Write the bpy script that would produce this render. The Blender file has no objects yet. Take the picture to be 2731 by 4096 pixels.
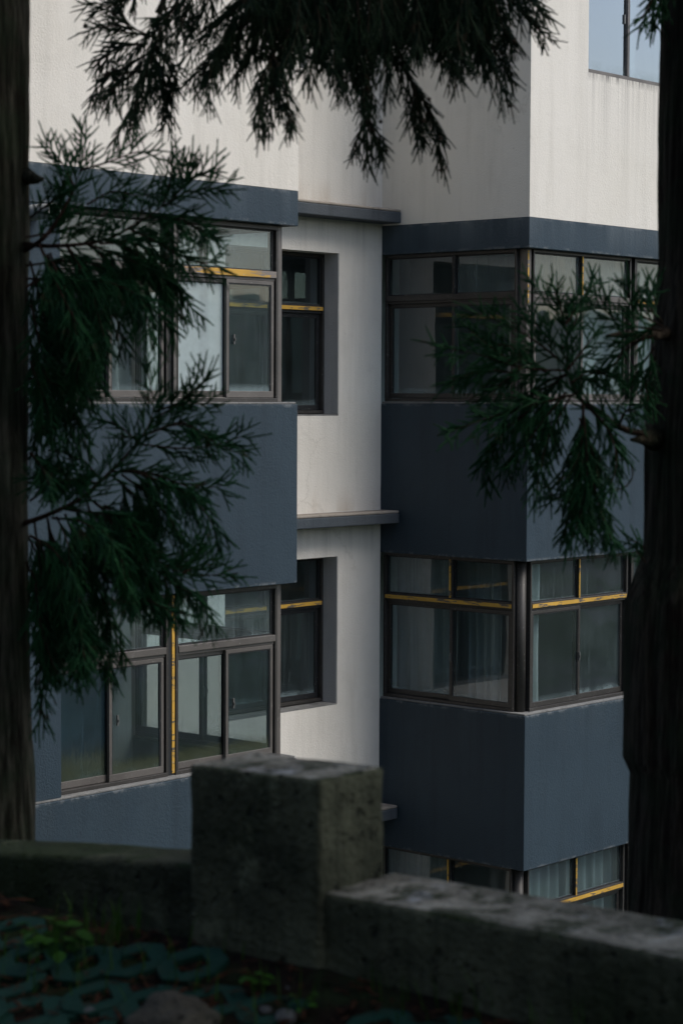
import bpy, bmesh, math, random
import numpy as np
from mathutils import Vector
random.seed(7); rng = np.random.default_rng(11)
R = math.radians
SC = bpy.context.scene
COL = SC.collection

# ------------------------------------------------------------------ camera
YAW, PITCH, ROLL = R(41.417), R(-3.077), R(0.264)
F = 8604.24 / (2731 / 1568)            # focal length in units of a 1568 x 2352 picture
fw = np.array([math.cos(YAW)*math.cos(PITCH), math.sin(YAW)*math.cos(PITCH), math.sin(PITCH)])
rt0 = np.array([math.sin(YAW), -math.cos(YAW), 0.0]); up0 = np.cross(rt0, fw)
rt = rt0*math.cos(ROLL) + up0*math.sin(ROLL); up = -rt0*math.sin(ROLL) + up0*math.cos(ROLL)
cam = bpy.data.cameras.new('camera'); camo = bpy.data.objects.new('camera', cam); COL.objects.link(camo)
from mathutils import Matrix
M = Matrix(((rt[0], up[0], -fw[0], 0), (rt[1], up[1], -fw[1], 0), (rt[2], up[2], -fw[2], 0), (0, 0, 0, 1)))
camo.matrix_world = M
cam.sensor_fit = 'VERTICAL'; cam.sensor_height = 36; cam.lens = 8604.24/4096*36
cam.clip_end = 2000; cam.clip_start = .05
cam.dof.use_dof = True; cam.dof.focus_distance = 20.5; cam.dof.aperture_fstop = 3.9
SC.camera = camo

def ray(x, y): return fw + rt*(x-784)/F - up*(y-1176)/F
def onX(x, y, X): d = ray(x, y); return d*(X/d[0])
def onY(x, y, Y): d = ray(x, y); return d*(Y/d[1])
def onZ(x, y, Z): d = ray(x, y); return d*(Z/d[2])
def at(x, y, depth): return ray(x, y)*depth

# ------------------------------------------------------------------ scene tree helpers
def link(o): COL.objects.link(o); return o
def tag(o, label, cat, group=None, kind=None):
    if label: o['label'] = label
    if cat: o['category'] = cat
    if group: o['group'] = group
    if kind: o['kind'] = kind
    return o
def thing(name, base, label, cat, group=None):
    o = link(bpy.data.objects.new(name, None)); o.location = base; o.empty_display_size = .2
    return tag(o, label, cat, group)
def mesh_obj(name, verts, faces, mats, parent=None, base=None, matidx=None, smooth=False):
    """verts are world coordinates; the object's origin goes to its thing's frame"""
    v = np.array(verts, float)
    me = bpy.data.meshes.new(name)
    off = np.zeros(3)
    if base is not None: off = np.array(base, float)
    v = v - off
    if isinstance(faces, np.ndarray):
        n = len(faces); k = faces.shape[1]
        me.vertices.add(len(v)); me.vertices.foreach_set('co', v.ravel())
        me.loops.add(n*k); me.loops.foreach_set('vertex_index', faces.ravel().astype(np.int32))
        me.polygons.add(n); me.polygons.foreach_set('loop_start', np.arange(0, n*k, k, dtype=np.int32))
        try: me.polygons.foreach_set('loop_total', np.full(n, k, dtype=np.int32))
        except Exception: pass
        if matidx is not None: me.polygons.foreach_set('material_index', matidx.astype(np.int32))
        me.update(calc_edges=True); me.validate()
    else:
        me.from_pydata([tuple(a) for a in v], [], faces)
        if matidx is not None:
            for p, m in zip(me.polygons, matidx): p.material_index = m
    for m in (mats if isinstance(mats, (list, tuple)) else [mats]): me.materials.append(m)
    if smooth: me.polygons.foreach_set('use_smooth', [True]*len(me.polygons))
    o = link(bpy.data.objects.new(name, me))
    if base is not None: o.location = off
    if parent is not None:
        o.parent = parent
        if parent.type == 'EMPTY': o.location = -Vector(parent.location)
    return o
class MB:
    def __init__(s): s.v = []; s.f = []; s.m = []
    def box(s, x0, x1, y0, y1, z0, z1, m=0):
        x0, x1 = min(x0, x1), max(x0, x1); y0, y1 = min(y0, y1), max(y0, y1); z0, z1 = min(z0, z1), max(z0, z1)
        b = len(s.v)
        s.v += [(x0,y0,z0),(x1,y0,z0),(x1,y1,z0),(x0,y1,z0),(x0,y0,z1),(x1,y0,z1),(x1,y1,z1),(x0,y1,z1)]
        s.f += [[b+i for i in q] for q in ((3,2,1,0),(4,5,6,7),(0,1,5,4),(1,2,6,5),(2,3,7,6),(3,0,4,7))]
        s.m += [m]*6; return s
    def tube(s, pts, rads, seg=8, m=0, caps=True):
        pts = [np.array(p, float) for p in pts]; n = len(pts); b = len(s.v)
        if not hasattr(rads, '__len__'): rads = [rads]*n
        for i, p in enumerate(pts):
            t = pts[min(i+1, n-1)] - pts[max(i-1, 0)]; t /= np.linalg.norm(t)+1e-9
            a = np.cross(t, (0,0,1.0)) if abs(t[2]) < .95 else np.cross(t, (1.0,0,0)); a /= np.linalg.norm(a); c = np.cross(t, a)
            for k in range(seg):
                w = 2*math.pi*k/seg; s.v.append(tuple(p + rads[i]*(a*math.cos(w)+c*math.sin(w))))
        for i in range(n-1):
            for k in range(seg):
                k2 = (k+1) % seg
                s.f.append([b+i*seg+k, b+i*seg+k2, b+(i+1)*seg+k2, b+(i+1)*seg+k]); s.m.append(m)
        if caps:
            s.f.append([b+k for k in range(seg)][::-1]); s.f.append([b+(n-1)*seg+k for k in range(seg)]); s.m += [m, m]
        return s
    def build(s, name, mats, parent=None, base=None, smooth=False, bevel=0):
        o = mesh_obj(name, s.v, s.f, mats, parent, base, s.m, smooth)
        if bevel:
            md = o.modifiers.new('bevel', 'BEVEL'); md.width = bevel; md.segments = 2; md.limit_method = 'ANGLE'
        return o

# ------------------------------------------------------------------ materials
def nodes_mat(name):
    m = bpy.data.materials.new(name); m.use_nodes = True
    nt = m.node_tree; nt.nodes.clear()
    out = nt.nodes.new('ShaderNodeOutputMaterial')
    return m, nt, out
class NT:
    def __init__(s, nt): s.nt = nt
    def n(s, t, **kw):
        x = s.nt.nodes.new(t)
        for k, v in kw.items():
            if k in x.inputs.keys() if isinstance(k, str) else False: x.inputs[k].default_value = v
            else: setattr(x, k, v)
        return x
    def l(s, a, b): s.nt.links.new(a, b)
    def coord(s, kind='Object', scale=(1,1,1), loc=(0,0,0)):
        tc = s.n('ShaderNodeTexCoord'); mp = s.n('ShaderNodeMapping')
        mp.inputs['Scale'].default_value = scale; mp.inputs['Location'].default_value = loc
        s.l(tc.outputs[kind], mp.inputs['Vector']); return mp.outputs['Vector']
    def noise(s, vec, scale, detail=4, rough=.55, out='Fac'):
        x = s.n('ShaderNodeTexNoise'); x.inputs['Scale'].default_value = scale; x.inputs['Detail'].default_value = detail
        x.inputs['Roughness'].default_value = rough; s.l(vec, x.inputs['Vector']); return x.outputs[out]
    def ramp(s, fac, a, b, ca=(0,0,0,1), cb=(1,1,1,1)):
        x = s.n('ShaderNodeValToRGB'); e = x.color_ramp.elements
        e[0].position = a; e[1].position = b; e[0].color = ca; e[1].color = cb; s.l(fac, x.inputs['Fac']); return x.outputs['Color']
    def mix(s, fac, a, b, mode='MIX'):
        x = s.n('ShaderNodeMix', data_type='RGBA', blend_type=mode)
        for i, v in ((0, fac), (6, a), (7, b)):
            if hasattr(v, 'type') or hasattr(v, 'is_linked'): s.l(v, x.inputs[i])
            else: x.inputs[i].default_value = v if i == 0 else (tuple(v)+(1,))[:4]
        return x.outputs[2]
    def math(s, op, a, b=None, clamp=False):
        x = s.n('ShaderNodeMath', operation=op); x.use_clamp = clamp
        for i, v in ((0, a), (1, b)):
            if v is None: continue
            if hasattr(v, 'is_linked'): s.l(v, x.inputs[i])
            else: x.inputs[i].default_value = v
        return x.outputs[0]
    def bump(s, h, strength, dist):
        x = s.n('ShaderNodeBump'); x.inputs['Strength'].default_value = strength; x.inputs['Distance'].default_value = dist
        s.l(h, x.inputs['Height']); return x.outputs['Normal']
def C(*a): return (a[0], a[1], a[2], 1)

def principled(T, out, col, rough=.8, normal=None, metal=0, spec=.3):
    b = T.n('ShaderNodeBsdfPrincipled')
    if hasattr(col, 'is_linked'): T.l(col, b.inputs['Base Color'])
    else: b.inputs['Base Color'].default_value = C(*col)
    if hasattr(rough, 'is_linked'): T.l(rough, b.inputs['Roughness'])
    else: b.inputs['Roughness'].default_value = rough
    b.inputs['Metallic'].default_value = metal; b.inputs['Specular IOR Level'].default_value = spec
    if normal is not None: T.l(normal, b.inputs['Normal'])
    T.l(b.outputs[0], out.inputs['Surface']); return b

def stucco(name, base, dark, warm, rough=.9, streak=.5, bump=.5, spec=.25, chips=0.0, chipcol=(.4,.4,.4), runs=(), grain=1.0, edges=(), edgecol=(.15,.16,.17)):
    m, nt, out = nodes_mat(name); T = NT(nt)
    g = T.coord('Object')
    big = T.noise(g, .55, 5, .6)
    st = T.noise(T.coord('Object', (5, 5, .35)), 1.0, 5, .65)
    st2 = T.noise(T.coord('Object', (9, 9, 1.1), (3, 1, 2)), 1.0, 4, .6)
    mid = T.noise(g, 3.2, 6, .7)
    c = T.mix(T.ramp(big, .35, .7), base, warm)
    c = T.mix(T.math('MULTIPLY', T.ramp(st, .5, .78), streak), c, dark)
    c = T.mix(T.math('MULTIPLY', T.ramp(st2, .58, .8), streak*.6), c, dark)
    c = T.mix(T.math('MULTIPLY', T.ramp(mid, .52, .8), streak*.6), c, dark)
    if chips:
        v = T.noise(T.coord('Object', (7, 7, 1.3), (9, 0, 4)), 2.0, 7, .75)
        c = T.mix(T.math('MULTIPLY', T.ramp(v, .66, .74), chips), c, chipcol)
    vo = T.n('ShaderNodeTexVoronoi', feature='DISTANCE_TO_EDGE'); vo.inputs['Scale'].default_value = .55
    wp = T.mix(.35, g, T.noise(g, 1.7, 6, .7, 'Color')); T.l(wp, vo.inputs['Vector'])
    crk = T.math('MULTIPLY', T.math('LESS_THAN', vo.outputs['Distance'], .0035), T.ramp(T.noise(T.coord('Object', (1,1,1), (6,3,8)), .9, 3, .5), .52, .6))
    c = T.mix(T.math('MULTIPLY', crk, .3), c, dark)
    speck = T.noise(g, 26, 2, .5)
    c = T.mix(T.math('MULTIPLY', T.ramp(speck, .74, .78), .5), c, dark)
    # rain runs and fades: (edge height, x from, x to, length, colour, strength, number scale); a negative length climbs
    if runs or edges:
        sp = T.n('ShaderNodeSeparateXYZ'); tc = T.n('ShaderNodeTexCoord'); T.l(tc.outputs['Object'], sp.inputs[0])
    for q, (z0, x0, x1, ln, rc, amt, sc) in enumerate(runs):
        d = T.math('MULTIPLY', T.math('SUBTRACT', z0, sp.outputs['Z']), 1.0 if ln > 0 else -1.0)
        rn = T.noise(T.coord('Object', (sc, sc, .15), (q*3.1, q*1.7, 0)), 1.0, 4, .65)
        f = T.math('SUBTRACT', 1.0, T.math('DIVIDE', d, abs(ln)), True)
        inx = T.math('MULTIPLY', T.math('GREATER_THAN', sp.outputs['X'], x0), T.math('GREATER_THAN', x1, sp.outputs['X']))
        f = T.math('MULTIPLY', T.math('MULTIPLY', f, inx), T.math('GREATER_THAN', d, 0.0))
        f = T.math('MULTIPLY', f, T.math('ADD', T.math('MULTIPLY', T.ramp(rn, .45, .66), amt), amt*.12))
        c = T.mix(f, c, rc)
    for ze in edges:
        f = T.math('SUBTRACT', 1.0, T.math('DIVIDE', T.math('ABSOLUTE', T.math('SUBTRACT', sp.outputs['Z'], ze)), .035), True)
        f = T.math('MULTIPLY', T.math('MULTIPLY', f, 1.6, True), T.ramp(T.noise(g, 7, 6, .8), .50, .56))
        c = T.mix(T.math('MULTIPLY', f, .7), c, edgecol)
    h1 = T.noise(g, 55*grain, 3, .65); h2 = T.noise(g, 3, 3, .5)
    h = T.math('ADD', T.math('MULTIPLY', h1, .8), T.math('MULTIPLY', h2, .5))
    principled(T, out, c, rough, T.bump(h, bump, .012), spec=spec)
    return m

MAT = {}
MAT['white'] = stucco('white_stucco', (.70,.675,.625), (.45,.43,.385), (.65,.62,.56), bump=.5, streak=.42,
    runs=((2.05, 14.7, 19, -.30, (.46,.38,.30), .6, 3), (-1.25, 14.7, 19, -.28, (.46,.38,.30), .6, 3), (1.9, 14.7, 19, .5, (.36,.35,.33), .5, 8), (-1.4, 14.7, 19, .5, (.36,.35,.33), .5, 8), (7.6, 8, 14.7, 6, (.40,.40,.37), .6, 6)))  # grey runs fade down from the ledge undersides
MAT['slate'] = stucco('slate_stucco', (.028,.048,.066), (.015,.027,.039), (.021,.038,.054), rough=.6, spec=.3, bump=.5, streak=.7, chips=.3, chipcol=(.10,.12,.135),
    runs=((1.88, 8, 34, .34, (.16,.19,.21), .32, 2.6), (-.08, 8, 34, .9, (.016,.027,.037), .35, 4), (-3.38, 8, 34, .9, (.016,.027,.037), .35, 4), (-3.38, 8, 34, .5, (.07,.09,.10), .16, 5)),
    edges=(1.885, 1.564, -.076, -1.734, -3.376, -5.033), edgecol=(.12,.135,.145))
MAT['ledge'] = stucco('ledge_stucco', (.05,.065,.080), (.028,.035,.045), (.085,.095,.105), bump=.8, streak=.8, chips=.7, chipcol=(.26,.27,.275))
MAT['cement'] = stucco('cement_screed', (.26,.24,.21), (.11,.10,.09), (.33,.29,.25), bump=.8, streak=.7)
MAT['sill'] = stucco('sill_cement', (.17,.175,.175), (.07,.07,.07), (.22,.22,.21), bump=1, streak=.9)
MAT['inner'] = stucco('interior_plaster', (.40,.43,.42), (.28,.30,.29), (.38,.41,.40), bump=.1, streak=.2)
MAT['innerfloor'] = stucco('interior_floor', (.12,.115,.11), (.08,.08,.08), (.12,.12,.11), bump=.1, streak=.2)
MAT['innerdark'] = stucco('interior_cabinet', (.05,.045,.04), (.03,.03,.03), (.06,.05,.05), bump=.1, streak=.2)

def metal(name, col, wear, wearcol, rough=.45, thr=(.62,.68), metallic=.35, ms=(1,1,1)):
    m, nt, out = nodes_mat(name); T = NT(nt)
    g = T.coord('Object')
    a = T.noise(T.coord('Object', ms, (5,2,1)), 7, 9, .72); b = T.noise(g, 2.0, 4, .6)
    c = T.mix(T.ramp(b, .35, .7), col, tuple(k*.68 for k in col))
    c = T.mix(T.math('MULTIPLY', T.ramp(a, thr[0], thr[1]), wear), c, wearcol)
    sp = T.noise(g, 70, 2, .5)
    c = T.mix(T.math('MULTIPLY', T.ramp(sp, .68, .73), .7), c, (.35,.34,.32))
    h = T.noise(g, 60, 2, .5)
    principled(T, out, c, rough, T.bump(T.math('ADD', T.math('MULTIPLY', a, .6), T.math('MULTIPLY', h, .4)), .25, .004), metal=metallic, spec=.4)
    return m
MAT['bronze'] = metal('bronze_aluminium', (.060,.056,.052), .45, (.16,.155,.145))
MAT['bronze_lit'] = metal('lit_bronze_aluminium', (.15,.138,.128), .5, (.26,.25,.24))  # lit copy of the bronze: light on the frames put into its colour
MAT['gasket'] = metal('black_gasket', (.018,.02,.022), .3, (.05,.05,.05), .5, metallic=0)
MAT['darkpost'] = metal('dark_painted_post', (.045,.043,.04), .3, (.12,.115,.11), .5, metallic=0)
MAT['yellow'] = metal('yellow_worn_paint', (.56,.33,.05), .97, (.09,.08,.07), .6, (.545,.555), metallic=0, ms=(.6,.6,3.2))
MAT['yellow2'] = metal('yellow_peeling_paint', (.56,.33,.055), 1.0, (.19,.17,.155), .6, (.50,.51), metallic=0, ms=(.22,.22,2.6))
MAT['latch'] = metal('latch_metal', (.16,.16,.155), .3, (.2,.2,.2))

def glass(name, tint=(.60,.72,.75), dirt_sheen=.10, dcol=(.32,.42,.44), moss=0, frost=0, refl=1.0, streaks=.5, rim=0.35):
    m, nt, out = nodes_mat(name); T = NT(nt)
    tr = T.n('ShaderNodeBsdfTransparent'); tr.inputs['Color'].default_value = C(*tint)
    gl = T.n('ShaderNodeBsdfGlossy'); gl.inputs['Roughness'].default_value = .015; gl.inputs['Color'].default_value = (.9,.95,1,1)
    wav = T.noise(T.coord('Object'), 1.3, 2, .5)
    T.l(T.bump(wav, .15, .02), gl.inputs['Normal'])
    fr = T.n('ShaderNodeFresnel'); fr.inputs['IOR'].default_value = 1.52
    f = T.math('MULTIPLY', fr.outputs[0], 1.9*refl, True)
    mx = T.n('ShaderNodeMixShader'); T.l(f, mx.inputs[0]); T.l(tr.outputs[0], mx.inputs[1]); T.l(gl.outputs[0], mx.inputs[2])
    df = T.n('ShaderNodeBsdfDiffuse'); df.inputs['Color'].default_value = C(*dcol)
    tl = T.n('ShaderNodeBsdfTranslucent'); tl.inputs['Color'].default_value = C(*dcol)
    dm = T.n('ShaderNodeMixShader'); dm.inputs[0].default_value = .35; T.l(df.outputs[0], dm.inputs[1]); T.l(tl.outputs[0], dm.inputs[2])
    st = T.noise(T.coord('Object', (34,34,1.1)), 1.0, 6, .7)
    bl = T.noise(T.coord('Object', (1,1,1), (2,7,3)), 2.2, 6, .65)
    spk = T.noise(T.coord('Object'), 60, 2, .6)
    sp = T.n('ShaderNodeSeparateXYZ'); tc = T.n('ShaderNodeTexCoord'); T.l(tc.outputs['Generated'], sp.inputs[0])
    z = sp.outputs['Z']
    low = T.math('SUBTRACT', 1.0, T.math('MULTIPLY', z, 14.0), True)
    d = T.math('ADD', T.math('MULTIPLY', T.ramp(bl, .2, .9), dirt_sheen), T.math('MULTIPLY', T.ramp(st, .55, .8), dirt_sheen*1.6*streaks))  # dirt film that also carries the pale reflected tone
    d = T.math('ADD', d, T.math('MULTIPLY', T.ramp(spk, .73, .76), .35))
    d = T.math('ADD', d, T.math('MULTIPLY', T.math('MULTIPLY', low, T.ramp(bl, .35, .6)), rim))
    if frost: d = T.math('ADD', d, T.math('ADD', T.math('MULTIPLY', T.ramp(bl, .25, .8), .35), frost), True)
    d = T.math('MINIMUM', d, .93)
    m2 = T.n('ShaderNodeMixShader'); T.l(d, m2.inputs[0]); T.l(mx.outputs[0], m2.inputs[1]); T.l(dm.outputs[0], m2.inputs[2])
    last = m2.outputs[0]
    if moss:
        md = T.n('ShaderNodeBsdfDiffuse')
        col = T.mix(T.noise(T.coord('Object'), 30, 2, .5), (.04,.05,.028), (.085,.095,.05)); T.l(col, md.inputs['Color'])
        zz = T.math('SUBTRACT', 1.0, T.math('DIVIDE', z, moss), True)
        mn = T.noise(T.coord('Object', (26,26,9)), 2.6, 9, .95)
        fac = T.math('MULTIPLY', T.ramp(T.math('ADD', T.math('MULTIPLY', zz, .34), T.math('MULTIPLY', mn, .8)), .59, .64), .5)
        fac = T.math('MULTIPLY', fac, T.math('MULTIPLY', zz, 2.2, True))
        m3 = T.n('ShaderNodeMixShader'); T.l(fac, m3.inputs[0]); T.l(last, m3.inputs[1]); T.l(md.outputs[0], m3.inputs[2]); last = m3.outputs[0]
    geo = T.n('ShaderNodeNewGeometry'); clear = T.n('ShaderNodeBsdfTransparent'); fin = T.n('ShaderNodeMixShader')
    T.l(geo.outputs['Backfacing'], fin.inputs[0]); T.l(last, fin.inputs[1]); T.l(clear.outputs[0], fin.inputs[2])   # a ray leaving the pane is not dimmed twice
    T.l(fin.outputs[0], out.inputs['Surface'])
    return m
MAT['glass'] = glass('window_glass', tint=(.68,.79,.82), dirt_sheen=.07)
MAT['glass_dusty'] = glass('dusty_glass', dirt_sheen=.16, streaks=1.0, rim=.6)  # dust film; its teal also carries the panes' paler reflection
MAT['glass_sheen'] = glass('pale_sheen_glass', dirt_sheen=.50, dcol=(.30,.39,.40), streaks=.6, rim=.6)  # pale teal reflection mixed into the pane colour, along with dirt
MAT['glass_moss'] = glass('mossy_glass', tint=(.42,.52,.58), dirt_sheen=.5, dcol=(.07,.14,.19), moss=.6)
MAT['glass_moss2'] = glass('mossy_edge_glass', tint=(.44,.48,.48), dirt_sheen=.22, dcol=(.12,.19,.22), moss=.28)
MAT['glass_frost'] = glass('frosted_film_glass', dirt_sheen=.2, dcol=(.52,.62,.64), frost=.6)
MAT['glass_sky'] = glass('clear_reflecting_glass', tint=(.5,.56,.6), dirt_sheen=.05, refl=2.6)

# ------------------------------------------------------------------ building
YA, XA, XB, YM, YL = 13.50, 14.685, 18.249, 15.52, 15.24
GY, GXB, GXA = YA+.13, XB+.10, XA-.10
XL, XR = 8.4, 34.0                       # ends of the two blocks
ZS = [-.076, -3.376, -6.676]             # sill heights
ZH = [1.564, -1.734, -5.033]             # window head heights
ZTOP = 1.886; ROOF = 7.6; BASE = -11.2
TH = .2; YB = 21.0
bld = thing('building', (16.5, 17.0, BASE), 'white rendered building with slate grey bands, stepped bays and bronze framed strip windows', 'building')
def part(mb, name, mat, **k): return mb.build(name, mat, bld, **k)
def prism(mb, pts, z0, z1, m=0):
    """pts counter-clockwise footprint"""
    b = len(mb.v); n = len(pts)
    mb.v += [(x, y, z0) for x, y in pts]+[(x, y, z1) for x, y in pts]
    mb.f += [[b+i for i in range(n)][::-1], [b+n+i for i in range(n)]]+[[b+i, b+(i+1) % n, b+n+(i+1) % n, b+n+i] for i in range(n)]
    mb.m += [m]*(n+2); return mb
FA = [(XL, YA), (XA, YA), (XA, YM), (XA-TH, YM), (XA-TH, YA+TH), (XL+TH, YA+TH), (XL+TH, YB), (XL, YB)]
FB = [(XB, YA), (XR, YA), (XR, YB), (XR-TH, YB), (XR-TH, YA+TH), (XB+TH, YA+TH), (XB+TH, YM), (XB, YM)]
def ring(z0, z1, name, mat, t=TH):
    """bay parapet band: front and recess side of each block, one piece each"""
    part(prism(MB(), FA, z0, z1), name, mat, bevel=.007); part(prism(MB(), FB, z0, z1), name, mat, bevel=.007)
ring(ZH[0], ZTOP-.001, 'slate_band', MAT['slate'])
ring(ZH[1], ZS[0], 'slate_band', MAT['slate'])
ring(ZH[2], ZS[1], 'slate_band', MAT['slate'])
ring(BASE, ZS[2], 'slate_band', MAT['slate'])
# upper white walls (left block plain, right block with a punched window)
WX0, WX1, WZ0, WZ1 = onY(1350, 168, YA)[0], 26.5, 3.50, 5.25
MAT['white_run'] = stucco('white_stucco_rain_runs', (.71,.685,.635), (.47,.45,.40), (.66,.635,.575), bump=.45, streak=.4,
                          runs=((WZ0, WX0-.05, WX1, 1.1, (.30,.29,.27), .42, 20), (WZ0, WX0-.02, WX1, .09, (.10,.10,.095), .8, 30), (7.6, XB-1, XR, 4.5, (.46,.44,.40), .5, 5)))
z1 = ZTOP
part(prism(MB(), [(x+(.004 if 0 else 0), y) for x, y in FA], z1, ROOF), 'white_wall', MAT['white'], bevel=.003)
w = MB()
prism(w, [(XB, YA), (WX0, YA), (WX0, YA+TH), (XB+TH, YA+TH), (XB+TH, YM), (XB, YM)], z1, ROOF); w.box(WX1, XR, YA, YA+TH, z1, ROOF)
w.box(WX0, WX1, YA, YA+TH, z1, WZ0); w.box(WX0, WX1, YA, YA+TH, WZ1, ROOF); w.box(XR-TH, XR, YA+TH, YB, z1, ROOF)
part(w, 'white_wall', MAT['white_run'], bevel=0)
# recessed middle wall with one punched window per storey
MX1 = onY(778, 700, YM)[0]; MX0 = MX1 - 1.75
zr = [(onY(778, 955, YM)[2], onY(778, 582, YM)[2]), (onY(772, 1618, YM)[2], onY(772, 1278, YM)[2])]
zr.append((zr[1][0]-3.3, zr[1][1]-3.3)); zr.insert(0, (onY(697, 157, YM)[2], onY(697, 157, YM)[2]+1.6))
MT = .42
w = MB()
zs = [ROOF] 
w.box(XA, MX0, YM, YM+MT, BASE, ROOF); w.box(MX1, XB, YM, YM+MT, BASE, ROOF)
prev = ROOF
MXU = onY(705, 150, YM)[0]
for i, (a, b) in enumerate(zr):
    w.box(MX0, MX1, YM, YM+MT, b, prev)
    prev = a
    if i == 0: w.box(MXU, MX1, YM, YM+MT, a, b)
w.box(MX0, MX1, YM, YM+MT, BASE, prev)
part(w, 'middle_wall', MAT['white'])
# projecting ledges of the recess
for k in range(3):
    zt, zb = 2.052-3.3*k, 1.902-3.3*k
    if k == 1: zt -= .01
    e = .004
    l = part(MB().box(XA+e, XB-e, YL, YM-.002, zb, zt-.03), 'ledge', MAT['ledge'], bevel=.012)
    MB().box(XA+e, XB-e, YL+.004, YM-.002, zt-.028, zt).build('ledge_top', MAT['cement'], l, bevel=.01)
# sills: thin cement caps on the bands
for k in range(3):
    z = ZS[k]
    s = MB().box(XL, XA-.01, YA+.012, YA+TH-.002, z+.001, z+.022).box(XA-TH, XA-.012, YA+TH, YM-.003, z+.001, z+.022)
    part(s, 'sill', MAT['sill'], bevel=.006)
    s = MB().box(XB+.01, XR, YA+.012, YA+TH-.002, z+.001, z+.022).box(XB+.012, XB+TH, YA+TH, YM-.003, z+.001, z+.022)
    part(s, 'sill', MAT['sill'], bevel=.006)
# slabs, ceilings and inner walls
for k in range(4):
    zf = (ZS[k]-.95) if k < 3 else 2.75
    part(MB().box(XL+TH, XA-TH-.002, YA+TH+.002, YB, zf-.14, zf), 'floor_slab', MAT['innerfloor'])
    part(MB().box(XB+TH+.002, XR-TH, YA+TH+.002, YB, zf-.14, zf), 'floor_slab', MAT['innerfloor'])
    part(MB().box(XA-TH, XB+TH, YM+MT+.002, YB, zf-.14, zf), 'floor_slab', MAT['innerfloor'])
    top = zf-.142
    part(MB().box(XL+TH, XA-TH-.002, YA+TH+.004, YB-.1, top-.02, top), 'ceiling', MAT['inner'])
    part(MB().box(XB+TH+.002, XR-TH, YA+TH+.004, YB-.1, top-.02, top), 'ceiling', MAT['inner'])
w = MB().box(XL, XR, YB, YB+.2, BASE, ROOF)
part(w, 'rear_wall', MAT['inner'])
w = MB()
w.box(XA+.3, XA+.45, YM+MT+.002, 18.9, BASE, ROOF)
w.box(XB+2.9, XB+3.05, YA+.75, 19.0, BASE, ROOF)
w.box(XL+2.2, XL+2.35, YA+1.4, YB, BASE, ROOF)
w.box(XB+.55, XB+.9, YM+.5, YM+.85, BASE, ROOF); w.box(XA-.55, XA-.21, YM+.0, YM+.35, BASE, ROOF)
w.box(XB+3.05, XB+9, 17.4, 17.5, BASE, ROOF)
part(w, 'partition', MAT['inner'])
part(MB().box(XL, XR, YA, YB+.2, ROOF+.002, ROOF+.25), 'roof', MAT['cement'])
# cabinets standing inside against the panes
def cabinet(x0, x1, y0, y1, z0, h, label):
    b = ((x0+x1)/2, (y0+y1)/2, z0)
    t = thing('cabinet', b, label, 'cabinet')
    MB().box(x0, x1, y0, y1, z0, z0+h).build('carcass', MAT['innerdark'], t, bevel=.01)
    MB().box(x0+.03, (x0+x1)/2-.005, y0-.02, y0-.002, z0+.05, z0+h-.03).build('door', MAT['innerdark'], t)
    MB().box((x0+x1)/2+.005, x1-.03, y0-.02, y0-.002, z0+.05, z0+h-.03).build('door', MAT['innerdark'], t)
cabinet(12.6, 13.7, 16.4, 16.9, ZS[0]-.95+.001, 1.9, 'tall dark cabinet standing inside behind the upper left strip window')

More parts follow.
